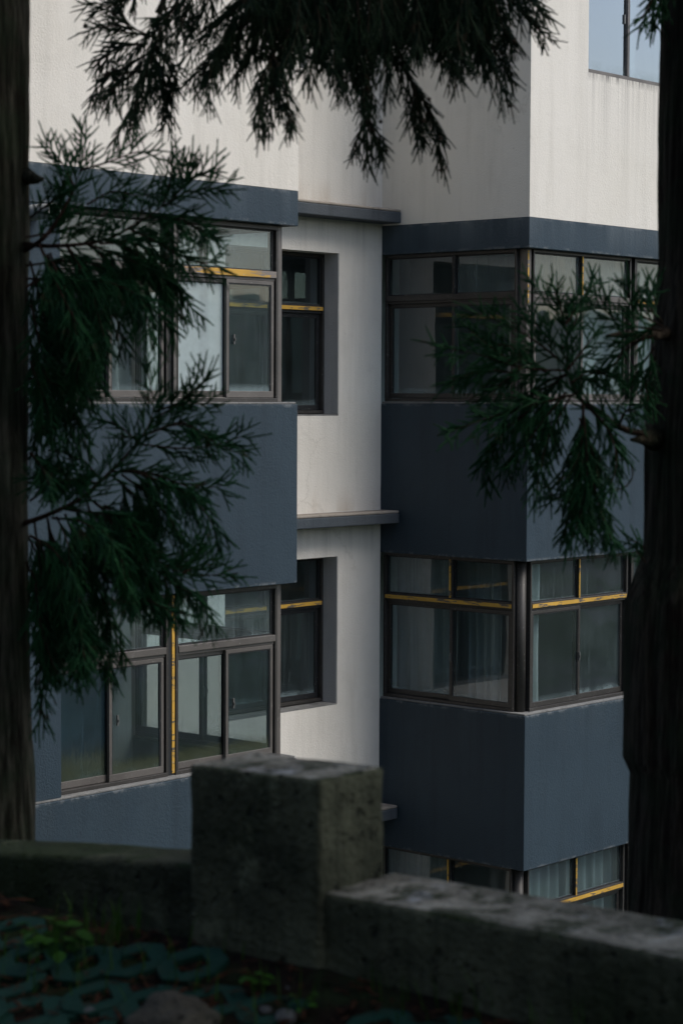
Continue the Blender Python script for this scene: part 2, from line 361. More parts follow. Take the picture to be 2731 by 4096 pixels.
def strip(axis, plane, sgn, u0, u1, z0, z1, mulls, zt, panes_u, panes_l, tmat='bronze', mmat=None, posts=(), left_post=.028, right_post=.028,
          label=None, sash_first_out=True, latch=True, smat='bronze', name='window', topgap=.0):
    """glazed unit. axis 'x': lies in a plane of constant y (faces -y if sgn<0), u = x;  axis 'y': constant x, u = y"""
    def bx(mb, a, b, w0, w1, c, d, m=0):    # w: distance outward from the glazing plane
        p0, p1 = plane + sgn*w0, plane + sgn*w1
        if axis == 'x': mb.box(a, b, p0, p1, c, d, m)
        else: mb.box(p0, p1, a, b, c, d, m)
    fr = MB(); D0, D1 = -.045, .045
    hz = .034
    bx(fr, u0, u1, D0, D1, z1-hz, z1-.002); bx(fr, u0, u1, D0, D1, z0+.022, z0+.022+.035)
    a0, a1 = u0, u1
    bx(fr, u0, u0+left_post, D0, D1, z0+.057, z1-hz); bx(fr, u1-right_post, u1, D0, D1, z0+.057, z1-hz)
    win = part(fr, name, MAT['bronze'], bevel=.004)
    if label: win['label'] = label
    us = [u0+left_post] + list(mulls) + [u1-right_post]
    tb = MB(); bx(tb, u0+left_post+.001, u1-right_post-.001, -.04, .045, zt-.03, zt+.03)
    tr_ = tb.build('transom', MAT[smat], win, bevel=.004)
    if tmat.startswith('yellow'):
        tb = MB(); bx(tb, u0+left_post+.002, u1-right_post-.002, .0455, .053, zt-.026, zt+.014); tb.build('painted_lip', MAT[tmat], win)
    tb = MB(); bx(tb, u0+left_post+.001, u1-right_post-.001, -.038, .03, zt-.058, zt-.031)
    tb.build('transom_rail', MAT[smat], win, bevel=.003)
    # upper lights
    for j, mu in enumerate(mulls):
        mb = MB(); bx(mb, mu-.022, mu+.022, -.04, .04, zt+.03, z1-hz)
        mm = (mmat[j] if mmat else None) or 'gasket'
        mb.build('mullion', MAT['gasket'] if mm == 'gasket' else MAT['gasket'], win, bevel=.003)
        if mm != 'gasket':
            mb = MB(); 
            c = mu - .012*(1 if axis == 'x' else -1)
            bx(mb, c-.009, c+.009, .0405, .052, zt+.031, z1-hz-.001); mb.build('glazing_bead', MAT[mm], win)
    for j in range(len(us)-1):
        e = .022
        p = MB(); bx(p, us[j]+(e if j else 0), us[j+1]-(e if j < len(us)-2 else 0), -.004, .004, zt+.03, z1-hz)
        p.build('pane', MAT[panes_u[j % len(panes_u)]], win)
        q = MB(); l_, r_ = us[j]+(e if j else 0), us[j+1]-(e if j < len(us)-2 else 0)
        g = .014
        bx(q, l_, r_, -.012, .013, zt+.0305, zt+.0305+g); bx(q, l_, r_, -.012, .013, z1-hz-g-.0005, z1-hz-.0005)
        bx(q, l_, l_+g, -.012, .013, zt+.031+g, z1-hz-g-.001); bx(q, r_-g, r_, -.012, .013, zt+.031+g, z1-hz-g-.001)
        q.build('gasket', MAT['gasket'], win)
    # lower sliding sashes, alternately in the outer and the inner track
    for j in range(len(us)-1):
        out_ = (j % 2 == 0) == sash_first_out
        o = .022 if out_ else -.022
        ov = .02
        l_, r_ = us[j]-(ov if j else 0), us[j+1]+(ov if j < len(us)-2 else 0)
        zb, zt2 = z0+.06, zt-.06
        s = MB(); fwid = .034; d = .017
        bx(s, l_, r_, o-d, o+d, zb, zb+.055); bx(s, l_, r_, o-d, o+d, zt2-.035, zt2)
        bx(s, l_, l_+fwid, o-d, o+d, zb+.055, zt2-.035); bx(s, r_-fwid, r_, o-d, o+d, zb+.055, zt2-.035)
        s.build('sash', MAT[smat], win, bevel=.003)
        g = MB(); bx(g, l_+fwid, l_+fwid+.01, o-.010, o+.011, zb+.056, zt2-.036); bx(g, r_-fwid-.01, r_-fwid, o-.010, o+.011, zb+.056, zt2-.036)
        bx(g, l_+fwid+.01, r_-fwid-.01, o-.010, o+.011, zt2-.046, zt2-.036); g.build('gasket', MAT['gasket'], win)
        p = MB(); bx(p, l_+fwid, r_-fwid, o-.004, o+.004, zb+.055, zt2-.035)
        p.build('pane', MAT[panes_l[j % len(panes_l)]], win)
        if latch:
            k = MB(); lx = r_-fwid*.6 if j % 2 == 0 else l_+fwid*.4; zl = zb+(zt2-zb)*.42
            bx(k, lx-.008, lx+.008, o+d, o+d+.014, zl, zl+.09); bx(k, lx-.005, lx+.005, o+d+.014, o+d+.024, zl+.03, zl+.06)
            k.build('latch', MAT['latch'], win)
    return win
def post(axis, plane, sgn, u0, u1, w0, w1, z0, z1, mat='bronze', accent=None, acc_u=None, acc_z=0, parent=None, name='window_post'):
    mb = MB(); p0, p1 = plane+sgn*w0, plane+sgn*w1
    if axis == 'x': mb.box(u0, u1, p0, p1, z0, z1)
    else: mb.box(p0, p1, u0, u1, z0, z1)
    o = part(mb, name, MAT[mat], bevel=.004)
    if accent:
        mb = MB(); a, b = acc_u; q = plane+sgn*(w1+.008)
        if axis == 'x': mb.box(a, b, p1+sgn*.0005, q, z0+.02+(z1-z0)*acc_z, z1-.02)
        else: mb.box(p1+sgn*.0005, q, a, b, z0+.02, z1-.02)
        mb.build('glazing_bead', MAT[accent], o)
    return o
def UX(x, y=1450): return onY(x, y, GY)[0]
def UY(x, y=1450): return onX(x, y, GXB)[1]

CP = .075       # corner post size
zt0a, zt0b = onY(636, 633, GY)[2], onX(1185, 677, GXB)[2]
zt1a, zt1b = onY(636, 1463, GY)[2], onX(1178, 1391, GXB)[2]
T0 = {'A': [zt0a, zt1a, zt1a-3.3], 'B': [zt0b, zt1b, zt1b-3.3]}
aL, aP, aS1, aS2 = UX(120, 1700), UX(388, 1600), UX(250, 1600), UX(517, 1600)
cM1, cP1 = UX(1322, 1450), UX(1437, 1450)
bM = UY(1040, 1450)
unit = cP1 - (GXB)
print('unit', unit, 'aP', aP, 'aL', aL, 'A unit', GXA-aP, 'cP1', cP1, 'bM', bM, 'T0', T0, 'frame-left X', onY(0, 1000, YA)[0], 'mid', zr, MX1)
for k in range(3):
    z0, z1 = ZS[k], ZH[k]
    # ---- left block, front: two units
    pu = [['glass_sheen', 'glass_sheen'], ['glass_sheen', 'glass_sheen'], ['glass_dusty', 'glass_dusty']][k]
    pl1 = [['glass', 'glass'], ['glass_moss', 'glass_moss2'], ['glass', 'glass']][k]
    pl2 = [['glass_frost', 'glass_dusty'], ['glass_moss2', 'glass_moss2'], ['glass', 'glass']][k]
    lb = ['upper', 'middle', 'lower'][k]
    def unitA2(u0, u1, split, pu, pl, tm, lab):
        fr = MB()
        D0, D1, sg = -.045, .045, -1
        def bx(mb, a, b, w0, w1, c, d): mb.box(a, b, GY-w0, GY-w1, c, d)
        bx(fr, u0, u1, D0, D1, z1-.045, z1-.002); bx(fr, u0, u1, D0, D1, z0+.022, z0+.057)
        bx(fr, u0, u0+.03, D0, D1, z0+.057, z1-.045); bx(fr, u1-.03, u1, D0, D1, z0+.057, z1-.045)
        win = part(fr, 'window', MAT['bronze'], bevel=.004); win['label'] = lab
        zt = T0['A'][k]
        m_ = MB(); bx(m_, u0+.031, u1-.031, -.04, .052, zt-.03, zt+.03); m_.build('transom', MAT[tm], win, bevel=.004)
        m_ = MB(); bx(m_, u0+.031, u1-.031, -.038, .03, zt-.058, zt-.031); m_.build('transom_rail', MAT['bronze_lit'], win, bevel=.003)
        m_ = MB(); bx(m_, u0+.03, u1-.03, -.004, .004, zt+.03, z1-.045); m_.build('pane', MAT[pu], win)
        m_ = MB(); g = .014; l_, r_ = u0+.03, u1-.03
        bx(m_, l_, r_, -.012, .013, zt+.0305, zt+.0445); bx(m_, l_, r_, -.012, .013, z1-.0595, z1-.0455)
        bx(m_, l_, l_+g, -.012, .013, zt+.045, z1-.06); bx(m_, r_-g*2, r_, -.012, .013, zt+.045, z1-.06)
        m_.build('gasket', MAT['gasket'], win)
        us = [u0+.03, split, u1-.03]
        for j in range(2):
            o = -.02 if j == 0 else .02
            l_, r_ = us[j]-(.025 if j else -.0), us[j+1]+(.025 if j == 0 else -.02)
            zb, zt2 = z0+.06, zt-.06; d = .016
            s = MB(); fwid = .032
            bx(s, l_, r_, o-d, o+d, zb, zb+.06); bx(s, l_, r_, o-d, o+d, zt2-.035, zt2)
            bx(s, l_, l_+fwid, o-d, o+d, zb+.06, zt2-.035); bx(s, r_-fwid, r_, o-d, o+d, zb+.06, zt2-.035)
            s.build('sash', MAT['bronze_lit'], win, bevel=.003)
            g_ = MB(); bx(g_, l_+fwid, l_+fwid+.01, o-.01, o+.011, zb+.061, zt2-.036); bx(g_, r_-fwid-.014, r_-fwid, o-.01, o+.012, zb+.061, zt2-.036)
            bx(g_, l_+fwid+.01, r_-fwid-.014, o-.01, o+.011, zt2-.046, zt2-.036); g_.build('gasket', MAT['gasket'], win)
            p = MB(); bx(p, l_+fwid, r_-fwid, o-.004, o+.004, zb+.06, zt2-.035); p.build('pane', MAT[pl[j]], win)
            kx = r_-.03 if j == 0 else l_+.09
            h = MB(); zl = zb+.48; bx(h, kx-.009, kx+.009, o+d+.0005, o+d+.014, zl, zl+.09); bx(h, kx-.005, kx+.005, o+d+.0145, o+d+.026, zl+.03, zl+.055)
            h.build('latch', MAT['latch'], win)
        m_ = MB(); bx(m_, r_+.001, u1-.031, -.04, .01, z0+.06, zt-.06); m_.build('frame_infill', MAT['gasket'], win)
        return win
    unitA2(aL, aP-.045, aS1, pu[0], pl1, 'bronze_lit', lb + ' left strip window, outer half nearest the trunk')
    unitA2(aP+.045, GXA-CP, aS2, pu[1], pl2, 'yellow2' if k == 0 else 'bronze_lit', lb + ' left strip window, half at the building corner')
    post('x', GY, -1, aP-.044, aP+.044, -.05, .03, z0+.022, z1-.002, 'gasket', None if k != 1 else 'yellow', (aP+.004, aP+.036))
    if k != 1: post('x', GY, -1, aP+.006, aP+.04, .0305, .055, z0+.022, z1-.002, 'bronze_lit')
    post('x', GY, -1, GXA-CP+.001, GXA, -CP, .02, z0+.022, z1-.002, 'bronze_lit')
    part(MB().box(XL+.0, aL-.002, YA+.012, YA+TH, z0+.024, z1-.002), 'slate_pier', MAT['slate'])
    # ---- left block, recess side (faces +x)
    ys0, ys1 = GY+CP+.001, YM-.004
    strip('y', GXA-.02, 1, ys0, ys1, z0, z1, [(ys0+ys1)/2], T0['A'][k], ['glass', 'glass_dusty'], ['glass', 'glass'], 'yellow', ['yellow'],
          label=lb + ' side window of the left block facing the recess')
    # ---- right block, recess side (faces -x)
    strip('y', GXB, -1, GY+CP, YM-.004, z0, z1, [bM], T0['B'][k],
          ['glass_sheen', 'glass_dusty'] if k == 0 else ['glass_dusty', 'glass_sheen'], [['glass_dusty', 'glass_dusty'], ['glass', 'glass_dusty'], ['glass', 'glass']][k],
          ['bronze', 'yellow', 'yellow'][k], [None, 'yellow', 'yellow'][k] and ['yellow'], smat='bronze', label=lb + ' side window of the right block facing the recess')
    # corner post
    if k == 0:
        post('x', GY, -1, GXB-.002, GXB+CP, -CP, .03, z0+.022, z1-.002, 'bronze_lit', 'yellow2', (GXB+.005, GXB+.028), acc_z=.62)  # short yellow strip stands in for a rust patch on the post
    else:
        c = MB().tube([(GXB+.045, GY+.045, z0+.02), (GXB+.045, GY+.045, z1-.002)], .056, 20)
        part(c, 'window_post', MAT['darkpost'], smooth=True)
    # ---- right block, front
    x = GXB+CP+.02; n = 0; u1 = cP1-.045
    while x < XR-1.2:
        mid = cM1 if n == 0 else (x+u1)/2
        tm = ['bronze_lit', 'yellow', 'yellow'][k] if n == 0 else ['yellow2', 'yellow', 'bronze_lit'][k]
        strip('x', GY, -1, x, u1, z0, z1, [mid], T0['B'][k],
              [['glass_sheen', 'glass_sheen'], ['glass_dusty', 'glass_dusty'], ['glass_dusty', 'glass_dusty']][k], [['glass_dusty', 'glass_dusty'], ['glass', 'glass_dusty'], ['glass', 'glass']][k],
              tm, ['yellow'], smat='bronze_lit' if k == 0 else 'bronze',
              label=lb + ' front window of the right block' + (', nearest the corner' if n == 0 else ''))
        post('x', GY, -1, u1+.001, u1+.089, -.05, .01, z0+.022, z1-.002, 'gasket')
        post('x', GY, -1, u1+.06, u1+.088, .0105, .05, z0+.022, z1-.002, 'bronze')
        x = u1+.09; u1 = x + (cP1-GXB)-.12; n += 1
    part(MB().box(x, XR-TH, YA+.012, YA+TH-.002, z0+.024, z1-.002), 'slate_pier', MAT['slate'])

# ---- middle wall windows
for i, (a, b) in enumerate(zr):
    xr = (MXU if i == 0 else MX1)
    pl = YM+.25
    zt = b-.50 if i != 2 else b-.49
    if i == 1: zt = onY(741, 709, pl)[2]
    if i == 2: zt = onY(741, 1381, pl)[2]
    if i == 3: zt = onY(741, 1381, pl)[2]-3.3
    # sloping inner sill and lining
    strip('x', pl, -1, MX0+.002, xr-.004, a-.0, b-.004, [(MX0+xr)/2-.05], zt, ['glass'], ['glass_dusty' if i == 2 else 'glass'],
          'yellow', ['bronze'], label=['top', 'upper', 'middle', 'lower'][i] + ' window set deep in the recessed white wall', latch=False, smat='gasket')
    part(MB().box(MX0+.004, xr-.004, YM+.004, pl-.05, a+.0012, a+.014), 'window_ledge', MAT['sill'])
    part(MB().box(xr-.006, xr-.0005, YM+.008, YM+MT-.01, a+.016, b-.004), 'reveal', MAT['reveal'] if 'reveal' in MAT else MAT.setdefault('reveal', stucco('grey_reveal_paint', (.44,.45,.46), (.28,.285,.29), (.48,.48,.48), bump=.7, streak=.6)))

# ---- punched window of the upper right wall
pl = YA+.07
fr = MB()
def bx(mb, a, b, w0, w1, c, d): mb.box(a, b, pl-w0, pl-w1, c, d)
bx(fr, WX0+.003, WX1-.003, -.04, .03, WZ0+.003, WZ0+.05); bx(fr, WX0+.003, WX1-.003, -.04, .03, WZ1-.05, WZ1-.003)
bx(fr, WX0+.003, WX0+.035, -.04, .03, WZ0+.05, WZ1-.05); bx(fr, WX1-.035, WX1-.003, -.04, .03, WZ0+.05, WZ1-.05)
win = part(fr, 'window', MAT['bronze_lit'], bevel=.004); win['label'] = 'punched window high in the right white wall, reflecting the sky'
mx = onY(1433, 180, pl)[0]; step = mx - WX0; x = WX0+.035; j = 0
while x < WX1-.3:
    e = min(x + step, WX1-.035)
    m_ = MB(); bx(m_, e-.03, e+.012, -.03, .034, WZ0+.051, WZ1-.051); m_.build('mullion', MAT['bronze_lit'], win, bevel=.003)
    p = MB(); bx(p, x, e-.031, -.004 + (-.018 if j % 2 else 0), .004 + (-.018 if j % 2 else 0), WZ0+.05, WZ1-.05); p.build('pane', MAT['glass_sky'], win)
    if j == 0:
        h = MB(); bx(h, e-.075, e-.055, .0045, .02, WZ0+.62, WZ0+.72); h.build('latch', MAT['latch'], win)
    x = e+.013; j += 1

# ---- vent pipe end on the left band
MAT['pvc'] = metal('weathered_plastic_pipe', (.42,.43,.42), .5, (.2,.2,.19), .5, (.5,.7), metallic=0)
vc = onY(78, 488, YA)
cl = MB()
seg = 28; r, r2 = .064, .058
for (yy, rr) in ((YA+.1, r), (YA-.26, r), (YA-.26, r2), (YA-.02, r2)):
    for q in range(seg):
        a = 2*math.pi*q/seg; cl.v.append((vc[0]+rr*math.cos(a), yy, vc[2]+rr*math.sin(a)))
for j in range(3):
    for q in range(seg):
        q2 = (q+1) % seg; cl.f.append([j*seg+q, j*seg+q2, (j+1)*seg+q2, (j+1)*seg+q]); cl.m.append(1 if j == 2 else 0)
cl.f.append([3*seg+q for q in range(seg)]); cl.m.append(1)  # bore painted black for the shade inside the pipe
part(cl, 'vent_pipe', [MAT['pvc'], MAT['gasket']], smooth=False)

# ------------------------------------------------------------------ curtains
def cloth(name, col):
    m, nt, out = nodes_mat(name); T = NT(nt)
    d = T.n('ShaderNodeBsdfDiffuse'); d.inputs['Color'].default_value = C(*col)
    t = T.n('ShaderNodeBsdfTranslucent'); t.inputs['Color'].default_value = C(*col)
    m_ = T.n('ShaderNodeMixShader'); m_.inputs[0].default_value = .3
    w = T.noise(T.coord('Object', (60,60,4)), 1, 3, .6); n_ = T.bump(w, .3, .003)
    T.l(n_, d.inputs['Normal'])
    T.l(d.outputs[0], m_.inputs[1]); T.l(t.outputs[0], m_.inputs[2]); T.l(m_.outputs[0], out.inputs['Surface']); return m
MAT['curtain'] = cloth('curtain_cloth', (.60,.61,.58)); MAT['curtain2'] = cloth('curtain_cloth_grey', (.42,.44,.43))
def curtain(axis, plane, u0, u1, z0, z1, folds, amp, mat, label):
    n = folds*10; v = []; f = []; rows = 10
    base = ((u0+u1)/2, plane, z0) if axis == 'x' else (plane, (u0+u1)/2, z0)
    rnd = random.Random(int(u0*100)+folds)
    ph = [rnd.uniform(.6, 1.4) for _ in range(folds+1)]
    for side in (0, .004):
        for r_ in range(rows+1):
            for i in range(n+1):
                u = i/n; z = z0+(z1-z0)*r_/rows; k = min(int(u*folds), folds)
                off = amp*ph[k]*math.sin(2*math.pi*u*folds + .5*math.sin(r_*.4+k))*(1-.35*r_/rows) + side
                uu = u0+(u1-u0)*u + .01*math.sin(r_*.7+i*.05)
                v.append((uu, plane+off, z) if axis == 'x' else (plane+off, uu, z))
    N = (rows+1)*(n+1)
    for s in (0, 1):
        for r_ in range(rows):
            for i in range(n):
                a = s*N+r_*(n+1)+i; q = [a, a+1, a+n+2, a+n+1]; f.append(q if s == 0 else q[::-1])
    o = mesh_obj('curtain', v, f, MAT[mat], None, base, smooth=True); tag(o, label, 'curtain'); return o
curtain('y', GXB+.16, bM+.08, YM-.05, ZS[1]-.3, ZH[1]-.02, 5, .03, 'curtain2', 'pale curtain behind the middle storey window left of the round corner post')
curtain('x', GY+.15, GXB+.24, GXB+.50, ZS[1]-.3, ZH[1]-.02, 2, .03, 'curtain', 'white curtain gathered just right of the round corner post, middle storey')
curtain('y', GXB+.22, GY+.45, bM-.05, ZS[1]-.3, ZH[1]-.02, 4, .035, 'curtain2', 'dim grey curtain behind the middle storey recess pane beside the round post')
curtain('x', GY+.15, GXB+.2, GXB+2.3, ZS[2]-.3, ZH[2]-.02, 12, .05, 'curtain2', 'grey pleated curtain behind the lowest front window of the right block')
curtain('y', GXB+.16, bM+.1, YM-.05, ZS[2]-.3, ZH[2]-.02, 5, .03, 'curtain2', 'grey curtain behind the lowest recess side window of the right block')
curtain('x', GY+.25, cM1+.3, cP1+1.3, ZS[0]-.3, ZH[0]-.02, 6, .03, 'curtain', 'pale curtain behind the upper front window of the right block, near the right trunk')
curtain('x', GY+.35, aP-.42, aP-.12, ZS[0]-.3, ZH[0]-.02, 2, .03, 'curtain', 'pale curtain edge behind the upper left strip window')

# ------------------------------------------------------------------ ground
p_ = onZ(735, 2240, -1.6); XP = p_[0]; XW = XP+.085
print('XP', XP, p_)
def gz(x, y):
    if y < -60: return -11.2+min((-60-y)*.28, 22)  # unseen far ridge, added to hide the horizon from window reflections
    if x < -2.5: z = -2.35+min((-2.5-x)*.95, 16)  # unseen hillside behind the camera, added to block light from that side
    elif x < XP+.1: z = -1.6-.26*(XP-x); z = max(z, -2.35)
    elif x < XW+.3: z = -1.62-(x-XP-.1)*.4
    elif x < 7.6: z = -1.72-(x-XW-.3)*.72
    elif x < 9.6: z = -3.9-(x-7.6)/2.0*(7.3)
    else: z = -11.2
    return z
xs = [-400,-150,-60,-30,-25,-19.3,-16,-12,-9,-6,-4,-2.5] + [i*.12-1.5 for i in range(0, 76)] + [7.6,7.8,8,8.4,8.8,9.2,9.6,9.9,10.5,12,15,20,30,50,90,200,500]
xs = sorted(set(round(a, 3) for a in xs)); ys = [-400,-200,-138,-120,-100,-80,-60,-45,-30,-15,-8,-4,-2] + [i*.15-1 for i in range(0, 65)] + [9.5,10.5,12,14,18,25,40,80,200,500]
v = []; f = []
for i, x in enumerate(xs):
    for j, y in enumerate(ys):
        n = (math.sin(x*3.1+y*1.7)+math.sin(x*1.3-y*2.9+1))*.5
        bumpy = .012 if x < XP+.2 else .06
        if x > 9.6: bumpy = 0
        v.append((x, y, gz(x, y)+bumpy*n+(random.random()-.5)*bumpy))
ny = len(ys)
for i in range(len(xs)-1):
    for j in range(ny-1): f.append([i*ny+j, (i+1)*ny+j, (i+1)*ny+j+1, i*ny+j+1])
def soil():
    m, nt, out = nodes_mat('soil_and_moss'); T = NT(nt); g = T.coord('Object')
    a = T.noise(g, 14, 8, .7); b = T.noise(g, 2.5, 5, .6)
    c = T.mix(T.ramp(a, .35, .65), (.007,.006,.004), (.018,.011,.007)); c = T.mix(T.math('MULTIPLY', T.ramp(b, .5, .6), .7), c, (.02,.035,.012))
    principled(T, out, c, .95, T.bump(a, 1, .03), spec=.1); return m
MAT['soil'] = soil()
def yard():
    m, nt, out = nodes_mat('mossy_yard_grass'); T = NT(nt); g = T.coord('Object')
    a = T.noise(g, 6, 8, .7); b = T.noise(g, .15, 4, .6)
    c = T.mix(T.ramp(a, .35, .65), (.022,.040,.020), (.05,.075,.035)); c = T.mix(T.ramp(b, .45, .6), c, (.07,.075,.072))
    principled(T, out, c, .9, T.bump(a, 1, .05), spec=.15); return m
MAT['yard'] = yard()
mi_ = [1 if (v[q[0]][0] > 7.5 or v[q[0]][0] < -3 or abs(v[q[0]][1]) > 10) else 0 for q in f]
g_ = mesh_obj('ground', v, f, [MAT['soil'], MAT['yard']], matidx=mi_); tag(g_, None, None, kind='structure'); g_.data.polygons.foreach_set('use_smooth', [True]*len(f))

# ------------------------------------------------------------------ concrete parapet with its pier
def concrete(name, base, dark, moss, mossamt=.5, topmoss=True):
    m, nt, out = nodes_mat(name); T = NT(nt); g = T.coord('Object')
    a = T.noise(g, 3.5, 8, .7); b = T.noise(g, 1.4, 5, .6); s_ = T.noise(T.coord('Object', (9,9,1.6)), 1.0, 5, .7)
    c = T.mix(T.ramp(a, .32, .68), dark, base)
    c = T.mix(T.math('MULTIPLY', T.ramp(s_, .45, .72), .65), c, dark)
    c = T.mix(T.math('MULTIPLY', T.ramp(b, .5, .62), mossamt), c, moss)
    geo = T.n('ShaderNodeNewGeometry'); sp = T.n('ShaderNodeSeparateXYZ'); T.l(geo.outputs['Normal'], sp.inputs[0])
    mo = T.noise(g, 6.5, 7, .7)
    topf = T.math('MULTIPLY', T.math('GREATER_THAN', sp.outputs['Z'], .5), T.ramp(mo, .50, .58))
    if topmoss: c = T.mix(T.math('MULTIPLY', topf, .85), c, moss)
    pale = T.noise(T.coord('Object', (1,1,1), (4,4,4)), 4.0, 7, .7)
    c = T.mix(T.math('MULTIPLY', T.ramp(pale, .56, .66), .55), c, tuple(min(.6, k*1.7) for k in base))
    holes = T.noise(g, 22, 3, .6); c = T.mix(T.math('MULTIPLY', T.ramp(holes, .64, .68), .7), c, tuple(k*.3 for k in dark))
    drip = T.noise(T.coord('Object', (18,18,.9), (1,5,0)), 1.0, 5, .7); c = T.mix(T.math('MULTIPLY', T.ramp(drip, .55, .68), .6), c, tuple(k*.6 for k in dark))
    hh = T.math('ADD', T.math('ADD', a, T.noise(g, 45, 4, .6)), T.math('MULTIPLY', T.ramp(holes, .6, .7), -1.0))
    principled(T, out, c, .92, T.bump(hh, .9, .02), spec=.2); return m
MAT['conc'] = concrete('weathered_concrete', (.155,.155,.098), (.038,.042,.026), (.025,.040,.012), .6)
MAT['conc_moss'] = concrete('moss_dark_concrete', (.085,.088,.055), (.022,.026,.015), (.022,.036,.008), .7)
MAT['conc_top'] = concrete('lit_concrete_cap', (.52,.48,.39), (.12,.11,.08), (.028,.038,.014), .5)  # light falling on the tops put into a paler concrete colour
def subdivbox(verts8, n, jitter, name, mats, parent, bev, seed, topmat=True):
    """eight corners (bottom 4, top 4) -> bevelled, subdivided, slightly worn block"""
    bm = bmesh.new(); vs = [bm.verts.new(c) for c in verts8]
    for q in ((3,2,1,0),(4,5,6,7),(0,1,5,4),(1,2,6,5),(2,3,7,6),(3,0,4,7)): bm.faces.new([vs[i] for i in q])
    bmesh.ops.bevel(bm, geom=bm.edges[:], offset=bev, segments=3, affect='EDGES', profile=.6)
    bm.normal_update()
    long_ = [e for e in bm.edges if e.calc_length() > .08]
    for _ in range(n):
        long_ = [e for e in bm.edges if e.calc_length() > .05]
        if not long_: break
        bmesh.ops.subdivide_edges(bm, edges=long_, cuts=1, use_grid_fill=True)
    from mathutils import noise as mn
    bm.normal_update()
    for v_ in bm.verts:
        p = v_.co*6+Vector((seed, seed*2, 0)); k = mn.noise(p)*jitter + mn.noise(p*3.1)*jitter*.45
        v_.co += v_.normal*k
    bmesh.ops.triangulate(bm, faces=bm.faces[:])
    bm.normal_update()
    me = bpy.data.meshes.new(name)
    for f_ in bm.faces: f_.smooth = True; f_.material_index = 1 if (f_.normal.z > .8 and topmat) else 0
    bm.to_mesh(me); bm.free()
    for m in mats: me.materials.append(m)
    o = link(bpy.data.objects.new(name, me))
    if parent: o.parent = parent; o.location = -Vector(parent.location)
    return o
pc = onX(735, 1790, XP); plft = onX(435, 1757, XP)
pbk = onY(884, 1757, pc[1])
Y1, Y2, ZP = pc[1], plft[1], (pc[2]+plft[2])/2; XP2 = pbk[0]
print('pier', Y1, Y2, ZP, XP, XP2)
wl0, wl1 = onX(0, 1960, XW), onX(440, 1986, XW); XR_ = XP+.015; wr0, wr1 = onX(784, 2057, XR_), onX(1568, 2202, XR_)
bl0 = onZ(0, 1900, wl0[2]); bl1 = onZ(430, 1925, wl1[2]); br0 = onZ(889, 1995, wr0[2]); br1 = onZ(1568, 2110, wr1[2])
print('wall L', wl0, wl1, bl0, bl1, 'R', wr0, wr1, br0, br1)
par = thing('parapet_wall', (XW+.15, (Y1+Y2)/2, -1.75), 'low mossy concrete parapet with a square pier, in front of the building', 'wall')
par_top = ZP
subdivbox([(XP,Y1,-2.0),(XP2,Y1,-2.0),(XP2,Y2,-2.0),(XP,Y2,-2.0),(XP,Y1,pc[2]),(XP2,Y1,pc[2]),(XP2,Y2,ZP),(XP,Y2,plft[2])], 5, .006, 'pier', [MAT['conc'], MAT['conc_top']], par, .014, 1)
def ext(a, b, y): t = (y-a[1])/(b[1]-a[1]); return a+(b-a)*t
yl = 11.0; thkL = .5*((bl0[0]-XW)+(bl1[0]-XW)); thkR = .5*((br0[0]-XR_)+(br1[0]-XR_))
print('thk', thkL, thkR)
YL0 = Y2+.0; zL1 = ext(wl0, wl1, YL0)[2]; zL0 = ext(wl0, wl1, yl)[2]
subdivbox([(XW,Y2+.004,-2.1),(XW+thkL,Y2+.004,-2.1),(XW+thkL,yl,-2.1),(XW,yl,-2.1),(XW,Y2+.004,zL1),(XW+thkL,Y2+.004,zL1),(XW+thkL,yl,zL0),(XW,yl,zL0)], 5, .012, 'wall_section', [MAT['conc_moss'], MAT['conc_moss']], par, .02, 5)
yr = -3.0; zR1 = ext(wr0, wr1, Y1)[2]; zR0 = ext(wr0, wr1, yr)[2]
subdivbox([(XR_,yr,-2.4),(XR_+thkR,yr,-2.4),(XR_+thkR,Y1+.03,-2.1),(XR_,Y1+.03,-2.1),(XR_,yr,zR0),(XR_+thkR,yr,zR0),(XR_+thkR,Y1+.03,zR1),(XR_,Y1+.03,zR1)], 5, .012, 'wall_section', [MAT['conc'], MAT['conc_top']], par, .02, 9)

